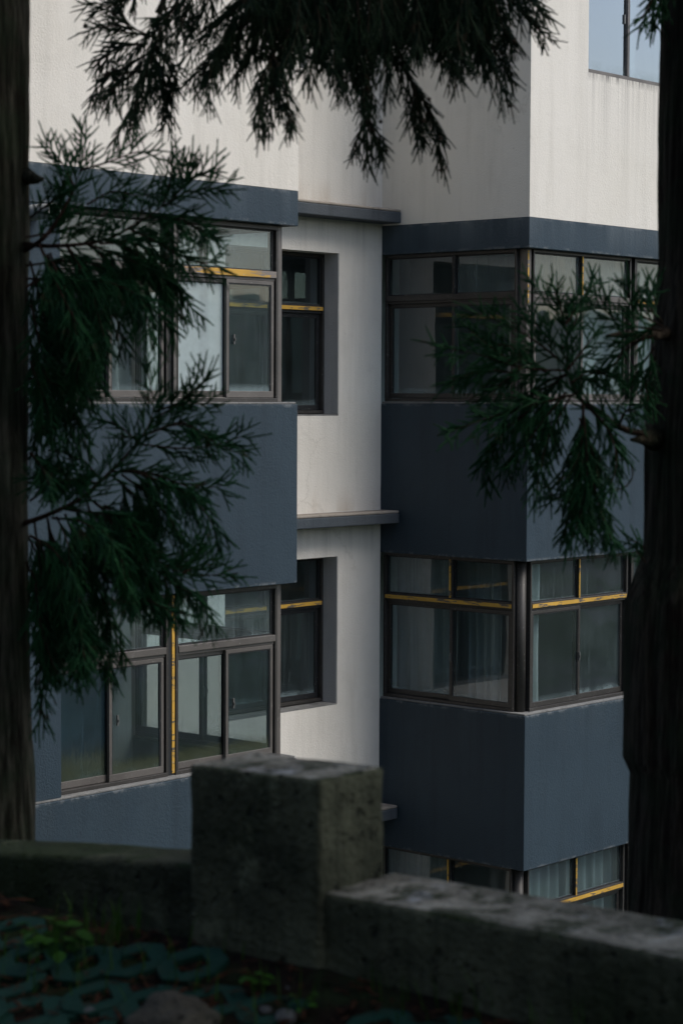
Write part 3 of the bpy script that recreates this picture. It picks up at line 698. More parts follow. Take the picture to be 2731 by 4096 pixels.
# ------------------------------------------------------------------ grass pavers: two joined octagonal rings with square holes
def paver_mat():
    m, nt, out = nodes_mat('green_concrete_paver'); T = NT(nt); g = T.coord('Object')
    a = T.noise(g, 12, 6, .7); oi = T.n('ShaderNodeObjectInfo')
    c = T.mix(T.ramp(a, .35, .7), (.002,.026,.017), (.004,.040,.026)); c = T.mix(T.math('MULTIPLY', T.ramp(T.noise(g, 5, 5, .7), .55, .66), .6), c, (.02,.03,.015))
    c = T.mix(T.math('MULTIPLY', oi.outputs['Random'], .35), c, (.012,.045,.035))
    principled(T, out, c, .85, T.bump(T.noise(g, 60, 4, .6), .6, .006), spec=.25); return m
MAT['paver'] = paver_mat()
def paver_mesh():
    bm = bmesh.new(); Rr = .105; P = .1
    for s in (-1, 1):
        cx = s*.098
        outer = []; inner = []
        n = 16
        for i in range(n):
            a = 2*math.pi*i/n
            # rounded octagon outside
            k = math.cos(math.pi/8)/math.cos(((a+math.pi/8) % (math.pi/4))-math.pi/8); r = Rr*k*1.02
            ox, oy = r*math.cos(a), r*math.sin(a)
            if s*ox < -.097: ox = -s*.097
            # square hole turned by 45 degrees
            q = .060/(abs(math.cos(a))+abs(math.sin(a)))*1.0
            outer.append((cx+ox, oy)); inner.append((cx+q*math.cos(a), q*math.sin(a)))
        def ring_(z): return [bm.verts.new((x, y, z)) for x, y in outer], [bm.verts.new((x, y, z)) for x, y in inner]
        t, b = ring_(.0), ring_(-.07)
        for i in range(n):
            j = (i+1) % n
            bm.faces.new([t[0][i], t[0][j], t[1][j], t[1][i]]); bm.faces.new([b[0][j], b[0][i], b[1][i], b[1][j]])
            bm.faces.new([b[0][i], b[0][j], t[0][j], t[0][i]]); bm.faces.new([t[1][i], t[1][j], b[1][j], b[1][i]])
    bmesh.ops.recalc_face_normals(bm, faces=bm.faces[:])
    top = [e for e in bm.edges if all(v_.co.z > -.001 for v_ in e.verts) and len(e.link_faces) == 2 and abs(e.calc_face_angle(0)) > .8]
    bmesh.ops.bevel(bm, geom=top, offset=.002, segments=1, affect='EDGES')
    me = bpy.data.meshes.new('paver'); bm.to_mesh(me); bm.free(); me.materials.append(MAT['paver']); return me
pm = paver_mesh()
rp = random.Random(3); cnt = 0
tilt = math.atan(.26)
th0 = R(-12)
cells = []
for i in range(-9, 10):
    for j in range(-7, 9):
        lx = (i*.402 + (.1 if j % 2 else 0)); ly = j*.178
        # local u along the wall (-y), v towards the wall (+x)
        y = 3.75 - (lx*math.cos(th0)-ly*math.sin(th0)); x = 3.35 + (lx*math.sin(th0)+ly*math.cos(th0))
        cells.append((x, y))
def proj(p):
    d = np.dot(p, fw); return 784+F*np.dot(p, rt)/d, 1176-F*np.dot(p, up)/d
for (x, y) in cells:
    if x > XP-.09 or x < 2.6: continue
    z = gz(x, y)+.016
    sx, sy = proj(np.array([x, y, z]))
    if sx < -150 or sx > 1750 or sy > 2440: continue
    o = bpy.data.objects.new('grass_paver', pm); link(o)
    o.location = (x+rp.uniform(-.012, .012), y+rp.uniform(-.012, .012), z+rp.uniform(-.012, .012))
    o.rotation_euler = (rp.uniform(-.06, .06), -tilt+rp.uniform(-.06, .06), R(90)+th0+rp.uniform(-.07, .07))
    o.rotation_euler = (Matrix.Rotation(-tilt, 3, 'Y') @ Matrix.Rotation(R(-90)-th0+rp.uniform(-.07, .07), 3, 'Z') @ Matrix.Rotation(rp.uniform(-.05, .05), 3, 'X')).to_euler()
    tag(o, 'green concrete grass paver of two joined rings, laid on the soil before the parapet', 'paver', 'green grass pavers in front of the parapet'); cnt += 1
print('pavers', cnt)
# leaf litter (stuff)
v = []; f = []
lit = np.random.default_rng(5)
for i in range(9000):
    x = lit.uniform(2.6, XP-.0); y = lit.uniform(1.2, 6.6); z = gz(x, y)+lit.uniform(0, .02)
    a = lit.uniform(0, 6.28); L = lit.uniform(.012, .045); w = lit.uniform(.002, .008); tz = lit.uniform(-.3, .3)
    d = np.array([math.cos(a), math.sin(a), tz])*L; n = np.array([-math.sin(a), math.cos(a), lit.uniform(-.4, .4)])*w
    c = np.array([x, y, z+.005]); b = len(v)
    v += [c-d, c+n, c+d, c-n]; f.append([b, b+1, b+2, b+3])
def litmat():
    m, nt, out = nodes_mat('leaf_litter'); T = NT(nt); a = T.noise(T.coord('Object'), 30, 3, .6)
    principled(T, out, T.mix(T.ramp(a, .35, .65), (.022,.010,.006), (.065,.027,.013)), .9, spec=.1); return m
tag(mesh_obj('leaf_litter', v, f, litmat()), 'reddish brown fallen needles and leaves between the pavers', 'leaf litter', kind='stuff')
# grass blades (stuff)
def leafmat(name, a, b, trans=.3, rough=.6):
    m, nt, out = nodes_mat(name); T = NT(nt); n = T.noise(T.coord('Object'), 9, 4, .6)
    col = T.mix(T.ramp(n, .35, .65), a, b)
    if 'needle' in name: col = T.mix(T.math('MULTIPLY', T.ramp(T.noise(T.coord('Object', (1,1,1), (3,9,2)), 11, 3, .6), .62, .68), .75), col, (.055,.032,.016))
    p = T.n('ShaderNodeBsdfPrincipled'); T.l(col, p.inputs['Base Color']); p.inputs['Roughness'].default_value = rough; p.inputs['Specular IOR Level'].default_value = .25
    t = T.n('ShaderNodeBsdfTranslucent'); T.l(col, t.inputs['Color'])
    mx = T.n('ShaderNodeMixShader'); mx.inputs[0].default_value = trans; T.l(p.outputs[0], mx.inputs[1]); T.l(t.outputs[0], mx.inputs[2]); T.l(mx.outputs[0], out.inputs['Surface'])
    return m
MAT['grass'] = leafmat('grass_blade', (.025,.07,.008), (.05,.12,.012), .45)
v = []; f = []
spots = [(160,2170,.1,28),(275,2150,.08,22),(240,2210,.1,20),(90,2220,.1,16),(560,2330,.1,12),(1000,2320,.12,16),(700,2330,.12,10),(400,2250,.1,10),(1300,2340,.2,20),(140,2300,.15,18)]
for (px, py, sp, nb) in spots:
    d = ray(px, py)
    # intersect with the sloped ground
    t = 4.5
    for _ in range(40):
        p = d*t; t += (p[2]-gz(p[0], p[1]))*1.5
    c0 = d*t
    for _ in range(nb):
        c = c0+np.array([lit.normal()*sp, lit.normal()*sp, 0]); c[0] = min(c[0], XP-.03); c[2] = gz(c[0], c[1])
        h = lit.uniform(.05, .15); a = lit.uniform(0, 6.28); w = .0025
        lean = np.array([math.cos(a), math.sin(a), 0])*h*lit.uniform(.1, .6); s_ = np.array([-math.sin(a), math.cos(a), 0])*w
        b = len(v); mid = c+lean*.35+np.array([0,0,h*.6]); tip = c+lean+np.array([0,0,h])
        v += [c-s_, c+s_, mid+s_*.8, mid-s_*.8, tip]; f += [[b, b+1, b+2, b+3], [b+3, b+2, b+4]]
tag(mesh_obj('grass', v, f, MAT['grass']), 'thin grass blades sprouting between the green pavers', 'grass', kind='stuff')
# small broad-leaved weeds
MAT['weed'] = leafmat('weed_leaf', (.022,.085,.006), (.04,.13,.010), .4)
def ground_hit(px, py):
    d = ray(px, py); t = 4.5
    for _ in range(40): p = d*t; t += (p[2]-gz(p[0], p[1]))*1.5
    return d*t
def weed(px, py, size, n, label, seed):
    c = ground_hit(px, py); r_ = random.Random(seed); mb = MB(); st = MB()
    for k in range(n):
        a = r_.uniform(0, 6.28); L = size*r_.uniform(.4, 1); h = size*r_.uniform(.5, 1.3)
        base = c+np.array([0,0,.0]); e = c+np.array([math.cos(a)*L*.8, math.sin(a)*L*.8, h])
        st.tube([base, (base+e)/2+np.array([0,0,.01]), e], [.0015,.0012,.001], 5)
        d = np.array([math.cos(a), math.sin(a), r_.uniform(-.3, .3)]); s_ = np.array([-math.sin(a), math.cos(a), r_.uniform(-.3,.3)])
        ll = size*r_.uniform(.35, .6); ww = ll*.42; b = len(mb.v); pts = []
        for t, w in ((0,.05),(.25,.8),(.5,1),(.75,.75),(1,.02)):
            q = e+d*ll*t-np.array([0,0,.25*ll*t*t]); pts += [q+s_*ww*w, q-np.array([0,0,.1*ww*w]), q-s_*ww*w]
        mb.v += [tuple(p) for p in pts]
        for i in range(4):
            for j in range(2): mb.f.append([b+i*3+j, b+i*3+j+1, b+i*3+j+4, b+i*3+j+3]); mb.m.append(0)
    t = thing('weed', tuple(c), label, 'plant')
    mb.build('leaves', MAT['weed'], t, smooth=True); st.build('stem', MAT['weed'], t)
weed(130, 2215, .10, 26, 'bright green leafy weed growing in a paver hole at left', 1)
weed(105, 2185, .07, 14, 'darker leafy weed just behind the bright one at left', 2)
weed(583, 2282, .055, 12, 'small bright green weed right of the boulder', 3)
weed(690, 2335, .05, 8, 'tiny green weed near the bottom centre edge', 4)
# boulder and pale pebbles
def rock(c, r, name, label, cat, seed, mat, sq=(1,1,1)):
    bm = bmesh.new(); bmesh.ops.create_icosphere(bm, subdivisions=5, radius=1)
    from mathutils import noise as mn
    for v_ in bm.verts:
        p = v_.co.copy(); k = 1+.22*mn.noise(p*1.1+Vector((seed,0,0)))+.10*mn.noise(p*2.6+Vector((0,seed,0)))+.03*mn.noise(p*8)
        q = p*k; v_.co = Vector((q.x*sq[0]*r, q.y*sq[1]*r, q.z*sq[2]*r))
    me = bpy.data.meshes.new(name); bm.to_mesh(me); bm.free(); me.materials.append(mat)
    for p in me.polygons: p.use_smooth = True
    o = link(bpy.data.objects.new(name, me)); o.location = tuple(c); tag(o, label, cat); return o
MAT['rock'] = concrete('brown_boulder', (.11,.10,.075), (.045,.042,.034), (.03,.035,.02), .3, False)
MAT['pebble'] = concrete('pale_pebble', (.13,.135,.13), (.08,.08,.08), (.3,.3,.28), .2, False)
c = ground_hit(405, 2352); rock(c+np.array([0,0,-.01]), .145, 'boulder', 'large smooth brown boulder at the bottom edge, resting on the pavers', 'rock', 3.3, MAT['rock'], (.8,1.0,.62))
for i, (px, py, r, lab) in enumerate(((662,2277,.010,'small white pebble lying in a paver hole, centre'),(610,2328,.016,'pale grey pebble beside the boulder, bottom centre'),(208,2335,.020,'bluish pale pebble at the bottom left'),(1432,2296,.022,'pale pebble at the bottom right by the parapet'),(655,2348,.026,'flat reddish grey pebble at the bottom edge'))):
    c = ground_hit(px, py); rock(c+np.array([0,0,r*.6]), r, 'pebble', lab, 'pebble', i*2.1, MAT['pebble'], (1,1.2,.7))

#FOLIAGE
exec_foliage = True
# ------------------------------------------------------------------ bark
def bark(name, a, b, moss, mossamt):
    m, nt, out = nodes_mat(name); T = NT(nt)
    s = T.noise(T.coord('Object', (26,26,1.6)), 1.0, 8, .7); w = T.noise(T.coord('Object', (60,60,3)), 1.0, 4, .6); g = T.noise(T.coord('Object'), 5, 6, .65)
    c = T.mix(T.ramp(s, .42, .58), a, b); c = T.mix(T.math('MULTIPLY', T.ramp(g, .42, .6), mossamt), c, moss)
    c = T.mix(T.math('MULTIPLY', T.ramp(w, .45, .62), .6), c, tuple(k*.5 for k in a))
    h = T.math('ADD', T.ramp(s, .3, .7), T.math('MULTIPLY', w, .5))
    principled(T, out, c, .95, T.bump(h, 1, .05), spec=.1); return m
MAT['bark'] = bark('mossy_cedar_bark', (.045,.040,.028), (.22,.20,.145), (.075,.11,.06), .6)
MAT['bark_dark'] = bark('dark_cedar_bark', (.045,.032,.024), (.17,.135,.10), (.06,.09,.05), .6)
MAT['twigbark'] = bark('reddish_twig_bark', (.05,.03,.022), (.10,.055,.04), (.03,.04,.02), .3)
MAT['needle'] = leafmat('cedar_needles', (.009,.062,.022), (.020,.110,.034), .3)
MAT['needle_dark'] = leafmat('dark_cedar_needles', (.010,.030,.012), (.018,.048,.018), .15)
MAT['cone'] = leafmat('brown_cone', (.03,.02,.012), (.06,.04,.025), 0)

def trunk_mesh(name, pts, parent, mat, seed, prof=None, segs=72, rows=260):
    """pts: list of (x, y, z, r)"""
    P = np.array(pts); zs_ = np.linspace(P[0,2], P[-1,2], rows)
    cx = np.interp(zs_, P[:,2], P[:,0]); cy = np.interp(zs_, P[:,2], P[:,1]); rr = np.interp(zs_, P[:,2], P[:,3])
    th = np.linspace(0, 2*math.pi, segs, endpoint=False)
    r_ = np.random.default_rng(seed); v = np.zeros((rows, segs, 3))
    ridge = np.zeros(segs)
    ph = r_.uniform(0, 6.28, 12)
    from mathutils import noise as mn
    for i, z in enumerate(zs_):
        rad = rr[i]*(1+.035*np.sin(th*3+ph[0]+z*.4)+.02*np.sin(th*5+ph[1]-z*.7))
        for j in range(segs):
            a = th[j]; q = Vector((math.cos(a)*5.5, math.sin(a)*5.5, z*.9+seed)); k = mn.noise(q)
            q2 = Vector((math.cos(a)*13, math.sin(a)*13, z*2.4+seed))
            rad[j] += .010*k+.007*abs(mn.noise(q2))*2
        v[i,:,0] = cx[i]+rad*np.cos(th); v[i,:,1] = cy[i]+rad*np.sin(th); v[i,:,2] = z
    V = v.reshape(-1, 3); a = np.arange(rows-1)[:,None]*segs; j = np.arange(segs)[None,:]; j2 = (j+1) % segs
    Fq = np.stack([a+j, a+j2, a+segs+j2, a+segs+j], -1).reshape(-1, 4)
    return mesh_obj(name, V, Fq, mat, parent, smooth=True)

# ---- twig machinery: every foliated shoot is a bent line carrying spirally set awl needles
class Crown:
    def __init__(s): s.P=[]; s.D=[]; s.B=[]; s.L=[]; s.nl=[]; s.wood=[]
    def shoot(s, p, d, L, bend, nl=.011):
        s.P.append(p); s.D.append(d); s.B.append(bend); s.L.append(L); s.nl.append(nl)
    def build(s, name, mats, parent, spacing=.0036, width=.0040, rngs=1, maxn=64):
        P = np.array(s.P); D = np.array(s.D); B = np.array(s.B); L = np.array(s.L); NL = np.array(s.nl)
        r_ = np.random.default_rng(rngs); N = len(P); Vs = []; Fs = []; Ms = []; base = 0
        D /= np.linalg.norm(D, axis=1)[:,None]
        ref = np.where(np.abs(D[:,2:3]) < .9, np.array([[0,0,1.0]]), np.array([[1.0,0,0]]))
        A = np.cross(D, ref); A /= np.linalg.norm(A, axis=1)[:,None]; Cc = np.cross(D, A)
        # needles
        cnt = np.clip((L/spacing*(NL/.011)**-.5).astype(int), 6, maxn); mx = cnt.max()
        k = np.arange(mx)[None,:]; ok = k < cnt[:,None]
        t = (k+.5)/cnt[:,None]; sl = t*L[:,None]
        pos = P[:,None,:]+D[:,None,:]*sl[...,None]+B[:,None,:]*(sl**2)[...,None]
        tan = D[:,None,:]+2*B[:,None,:]*sl[...,None]; tan /= np.linalg.norm(tan, axis=2)[...,None]
        ang = k*2.399+r_.uniform(0, 6.28, (N,1)); rad = A[:,None,:]*np.cos(ang)[...,None]+Cc[:,None,:]*np.sin(ang)[...,None]
        op = np.radians(26)+r_.normal(0, .12, ang.shape)
        nl = NL[:,None]*(.55+.45*np.clip(t*6, 0, 1))*(1-.35*np.clip((t-.8)*5, 0, 1))*r_.uniform(.8, 1.15, ang.shape)
        nd = tan*np.cos(op)[...,None]+rad*np.sin(op)[...,None]
        tip = pos+nd*nl[...,None]+tan*(nl*.25)[...,None]
        sd = np.cross(nd, rad); sd /= np.linalg.norm(sd, axis=2)[...,None]+1e-9
        w = width*(NL[:,None]/.011)
        a = pos+sd*w[...,None]*.5; b = pos-sd*w[...,None]*.5
        T3 = np.stack([a, b, tip], 2)[ok]      # (M,3,3)
        V = T3.reshape(-1, 3); Vs.append(V); Fs.append(np.arange(len(V)).reshape(-1, 3)); Ms.append(np.zeros(len(V)//3, int)); base += len(V)
        # cores
        ns = 4; tt = np.linspace(0, 1, ns+1); sl = tt[None,:]*L[:,None]
        pos = P[:,None,:]+D[:,None,:]*sl[...,None]+B[:,None,:]*(sl**2)[...,None]
        rad0 = .0040*(NL/.011)[:,None]*(1-.6*tt[None,:])
        an = np.array([0, 2.094, 4.189])
        rr = A[:,None,None,:]*np.cos(an)[None,None,:,None]+Cc[:,None,None,:]*np.sin(an)[None,None,:,None]
        Vc = (pos[:,:,None,:]+rr*rad0[:,:,None,None]).reshape(-1, 3)
        i = (np.arange(N)*(ns+1)*3)[:,None,None]; q = (np.arange(ns)*3)[None,:,None]; m = np.arange(3)[None,None,:]; m2 = (m+1) % 3
        a0 = i+q+m; a1 = i+q+m2; b0 = a0+3; b1 = a1+3
        tri = np.stack([np.stack([a0, a1, b1], -1), np.stack([a0, b1, b0], -1)], 3).reshape(-1, 3)
        Vs.append(Vc); Fs.append(tri+base); Ms.append(np.zeros(len(tri), int)); base += len(Vc)
        # woody axes
        for (pts, r0, r1) in s.wood:
            mb = MB(); n = len(pts); mb.tube(pts, list(np.linspace(r0, r1, n)), 6, caps=False)
            q4 = np.array(mb.f); t3 = np.concatenate([q4[:,[0,1,2]], q4[:,[0,2,3]]]); Vs.append(np.array(mb.v)); Fs.append(t3+base); Ms.append(np.ones(len(t3), int)); base += len(mb.v)
        V = np.concatenate(Vs); Fa = np.concatenate(Fs); Mi = np.concatenate(Ms)
        print(name, 'shoots', N, 'tris', len(Fa))
        return mesh_obj(name, V, Fa, mats, parent, matidx=Mi)
def smooth_path(pts, n):
    pts = np.array(pts, float); m = len(pts)
    if m < 3: return np.array([pts[0]+(pts[-1]-pts[0])*t for t in np.linspace(0, 1, n)])
    out = []; P = np.vstack([2*pts[0]-pts[1], pts, 2*pts[-1]-pts[-2]])
    for t in np.linspace(0, m-1-1e-6, n):
        i = int(t); u = t-i; a, b, c, d = P[i:i+4]
        out.append(.5*((2*b)+(-a+c)*u+(2*a-5*b+4*c-d)*u*u+(-a+3*b-3*c+d)*u**3))
    return np.array(out)
def unit(v): return v/(np.linalg.norm(v)+1e-9)
def spray(cr, pts, L1=.22, dens=1.0, droop=.3, rise=0., bare=.12, nl=.011, wr=.005, rg=None, sub=True, flat=.5, step1=.028, step2=.016, L2=.10, A1=(26, 46), A2=(20, 36), hang=.5):
    """axis with alternating side shoots that carry twigs; droop>0 hangs, rise>0 turns tips up"""
    n = max(4, int(sum(np.linalg.norm(pts[i+1]-pts[i]) for i in range(len(pts)-1))/.03)); ax = smooth_path(pts, n)
    cr.wood.append((ax, wr, .0018))
    seg = np.linalg.norm(np.diff(ax, axis=0), axis=1); S = np.concatenate([[0], np.cumsum(seg)]); tot = S[-1]
    s = bare*tot; side = 1
    down = np.array([0,0,-1.0])
    view = unit(np.mean(ax, 0))
    while s < tot:
        t = s/tot; i = min(np.searchsorted(S, s), n-1); i = max(i, 1); p = ax[i-1]+(ax[i]-ax[i-1])*((s-S[i-1])/(S[i]-S[i-1]+1e-9))
        T = unit(ax[i]-ax[i-1])
        # side direction: mixture of the plane across the view and a random roll
        a = unit(np.cross(T, view)); c = np.cross(T, a)
        roll = rg.normal(0, .55)
        sd = unit(a*side*math.cos(roll)+c*math.sin(roll))
        Ls = L1*(1-.62*t)*rg.uniform(.65, 1.15)*min(1, (t-bare)*6+.55)
        ang = R(rg.uniform(*A1))
        d = unit(T*math.cos(ang)+sd*math.sin(ang)+down*droop*hang+np.array([0,0,rise*.4]))
        bend = (down*droop+np.array([0,0,rise]))*rg.uniform(.6, 1.8)*1.2+rg.normal(0, .25, 3)
        cr.shoot(p, d, Ls, bend, nl)
        if sub:
            u = .12*Ls+.01; s2 = 1
            while u < Ls*.95:
                q = p+d*u+bend*u*u; T2 = unit(d+2*bend*u); a2 = unit(np.cross(T2, view)); c2 = np.cross(T2, a2); r2 = rg.normal(0, .55)
                sd2 = unit(a2*s2*math.cos(r2)+c2*math.sin(r2)); g = R(rg.uniform(*A2))
                d2 = unit(T2*math.cos(g)+sd2*math.sin(g)+down*droop*hang*.8+np.array([0,0,rise*.3]))
                l2 = L2*(1-.55*u/Ls)*rg.uniform(.6, 1.3)
                cr.shoot(q, d2, l2, (down*droop+np.array([0,0,rise]))*rg.uniform(.5, 2.2), nl)
                if l2 > .075 and rg.random() < .5:
                    q3 = q+d2*l2*.4; cr.shoot(q3, unit(d2+sd2*-.7+down*droop*.3), l2*.5, down*droop, nl)
                s2 = -s2; u += step2/dens*rg.uniform(.7, 1.4)
        side = -side; s += step1/dens*rg.uniform(.7, 1.3)
    cr.shoot(ax[-2], unit(ax[-1]-ax[-3]), .05, np.zeros(3), nl)
def px_path(pts, depth, rg, wob=.12):
    d0 = depth+rg.uniform(-wob, wob); sl = rg.uniform(-.25, .25); n = len(pts)
    return [at(x, y, d0+sl*i/(n-1)) for i, (x, y) in enumerate(pts)]

rg = np.random.default_rng(21)
DL, DR, DT = 8.1, 8.3, 8.6
# ---- left tree
lt = at(-34, 1300, 8.35); rt_ = at(1648, 1500, 8.7)
lb_, rb_ = (lt[0], lt[1], gz(lt[0], lt[1])), (rt_[0], rt_[1], gz(rt_[0], rt_[1]))
treeL = thing('cedar_tree', lb_, 'cedar with pale mossy fissured trunk at the left edge and green drooping sprays', 'tree')
treeR = thing('cedar_tree', rb_, 'cedar with thick dark trunk at the right edge and one spray reaching leftwards', 'tree')
def tz(px, py, depth): return at(px, py, depth)[2]
def lead(px_edge_list, depth, rights, R0):
    """centre path from edge pixels: list of (y, x_edge, radius)"""
    out = []
    for (yy, xe, r) in px_edge_list:
        c = at(xe + (-1 if rights else 1)*r*F/depth, yy, depth); out.append((c[0], c[1], c[2], r))
    return out
pl_ = lead([(2400, 92, .185), (1890, 82, .168), (1650, 72, .158), (1300, 66, .155), (900, 64, .152), (400, 66, .150), (0, 66, .148)], 8.35, True, 0)
c = pl_[-1]; pl_ += [(c[0], c[1], 4.5, .13), (c[0]+.1, c[1]-.05, 9.0, .08), (c[0]+.1, c[1], 12.5, .02)]
trunk_mesh('trunk', pl_, treeL, MAT['bark'], 3)
pr_ = lead([(2450, 1445, .30), (2080, 1446, .27), (1760, 1452, .25), (1740, 1436, .258), (1500, 1438, .25), (1380, 1442, .245), (1330, 1458, .24), (1270, 1483, .23), (1000, 1484, .222), (900, 1490, .222), (600, 1516, .205), (320, 1516, .20), (0, 1522, .195)], 8.7, False, 0)
c = pr_[-1]; pr_ += [(c[0], c[1], 4.5, .17), (c[0]-.1, c[1]+.05, 9.0, .10), (c[0], c[1], 13.5, .02)]
trunk_mesh('trunk', pr_, treeR, MAT['bark_dark'], 8)

crL = Crown()
LS = [
 ([(60,566),(91,555),(150,475),(185,391),(196,320)], .16, .05, .35), ([(185,391),(250,372),(320,348),(360,362)], .12, .15, .2), ([(172,430),(140,370),(105,330)], .11, 0, .3),
 ([(60,560),(126,565),(241,551),(338,499),(420,445),(515,428)], .17, .25, .15), ([(375,470),(392,410),(395,360)], .10, 0, .4), ([(400,455),(425,410),(438,365)], .10, 0, .4), ([(400,450),(450,405),(500,388)], .11, .1, .3),
 ([(338,499),(420,505),(490,550)], .15, .45, 0), ([(300,527),(370,560),(440,600),(500,603)], .15, .5, .1), ([(250,550),(340,600),(395,655),(445,712)], .17, .9, 0),
 ([(200,560),(270,620),(325,700),(345,770)], .17, 1.1, 0), ([(150,560),(200,640),(225,720),(245,790)], .17, 1.1, 0), ([(90,560),(130,650),(170,730),(205,780)], .17, 1.1, 0),
 ([(70,600),(95,700),(115,790),(130,850)], .16, 1.1, 0), ([(72,700),(95,800),(110,870),(160,890),(220,872)], .15, .3, .1), ([(70,830),(100,910),(125,980),(120,1050)], .15, 1.0, 0), ([(70,780),(85,880),(90,980),(75,1040)], .15, 1.1, 0),
 ([(60,640),(150,640),(250,650),(330,690),(400,760)], .16, .9, 0), ([(60,610),(180,600),(280,640),(310,740)], .17, 1.0, 0), ([(70,500),(110,470),(140,440)], .10, .2, .2), ([(60,545),(140,530),(220,500),(290,470)], .13, .3, .2),
 ([(230,560),(310,560),(360,600),(420,680)], .16, .8, 0), ([(120,600),(160,690),(180,790)], .16, 1.1, 0), ([(60,690),(120,700),(180,760),(215,860)], .15, 1.0, 0), ([(200,470),(260,440),(320,450),(380,440)], .13, .3, .2),
 ([(60,660),(110,640),(200,660),(260,720),(290,800)], .16, 1.0, 0), ([(60,870),(130,870),(190,905),(215,930)], .12, .6, 0), ([(200,560),(280,590),(360,620),(400,720)], .16, .9, 0),
 # lower branch
 ([(60,1200),(116,1180),(185,1145),(255,1083),(317,1016),(352,947),(343,870),(335,845)], .15, .1, .3), ([(352,947),(410,925),(450,893),(478,862)], .11, .1, .35), ([(345,965),(420,930),(505,928)], .11, .15, .25),
 ([(317,1016),(270,975),(222,962)], .11, .15, .3), ([(317,1020),(420,1030),(500,1020),(570,998)], .14, .35, .2), ([(330,1000),(420,975),(500,1020),(565,1048)], .13, .4, .05), ([(255,1083),(350,1090),(450,1120),(530,1112)], .15, .5, .1),
 ([(300,1080),(380,1110),(450,1150),(500,1225)], .17, .9, 0), ([(280,1090),(345,1140),(390,1190),(415,1235)], .17, 1.1, 0), ([(230,1100),(180,1050),(118,1072)], .13, .1, .3), ([(230,1110),(150,1100),(80,1105)], .14, .4, .2),
 ([(200,1140),(290,1210),(340,1270),(430,1318),(535,1318)], .14, .45, .25), ([(345,1282),(400,1305),(438,1262)], .09, .0, .5), ([(400,1310),(440,1290),(470,1250)], .09, 0, .4), ([(420,1316),(470,1292),(505,1280)], .09, 0, .3),
 ([(330,1280),(395,1340),(450,1370),(485,1425)], .16, 1.1, 0), ([(300,1250),(335,1320),(355,1370),(372,1405)], .16, 1.1, 0), ([(250,1180),(275,1260),(300,1330),(290,1385)], .16, 1.1, 0),
 ([(150,1180),(180,1260),(205,1340),(225,1390)], .16, 1.1, 0), ([(110,1190),(130,1290),(160,1370),(200,1440),(235,1480)], .16, 1.0, 0), ([(80,1200),(95,1320),(110,1430),(105,1540),(92,1660)], .13, 1.0, 0),
 ([(90,1240),(140,1380),(185,1480)], .16, 1.1, 0), ([(200,1150),(222,1240),(240,1310)], .16, 1.1, 0), ([(82,1340),(95,1440),(120,1520),(140,1560)], .14, 1.1, 0), ([(240,1330),(320,1370),(385,1400),(415,1425)], .14, .8, 0),
 ([(70,1150),(130,1110),(200,1100)], .14, .3, .1), ([(120,1190),(200,1200),(270,1260),(300,1400)], .16, 1.0, 0), ([(70,1230),(120,1260),(170,1330),(190,1420)], .16, 1.1, 0), ([(150,1170),(230,1180),(300,1200),(370,1300)], .16, .9, 0),
 ([(60,1290),(100,1370),(130,1460),(150,1540)], .15, 1.0, 0), ([(255,1090),(300,1130),(340,1180),(360,1240)], .16, 1.0, 0), ([(70,1040),(100,1080),(120,1130)], .12, .8, 0),([(240,1160),(310,1230),(330,1330)], .16, 1.0, 0),
]
for (pts, L1, dr, ri) in LS:
    spray(crL, px_path(pts, DL, rg), L1*.9, 1.05, dr, ri*2.2, rg=rg, nl=.0140)
    j = [(x+rg.uniform(-9, 9)*min(i, 1), y+rg.uniform(-9, 9)*min(i, 1)) for i, (x, y) in enumerate(pts)]
    if len(pts) > 3: j = j[:-1]
    if dr >= .4: spray(crL, px_path(j, DL+.15, rg, .3), L1*.9, .95, dr, ri*2.2, rg=rg, nl=.0135)
for i in range(26):
    x0, y0 = rg.uniform(58, 200), (rg.uniform(560, 860) if i % 5 < 2 else rg.uniform(1160, 1440))
    ln = rg.uniform(120, 230)*(1 if x0 > 90 else 1.15)
    spray(crL, px_path([(x0, y0), (x0+ln*.18, y0+ln*.45), (x0+ln*rg.uniform(.1, .4), y0+ln)], DL+.35, rg, .35), .15, 1.0, 1.0, 0, rg=rg, nl=.0135)
crR = Crown()
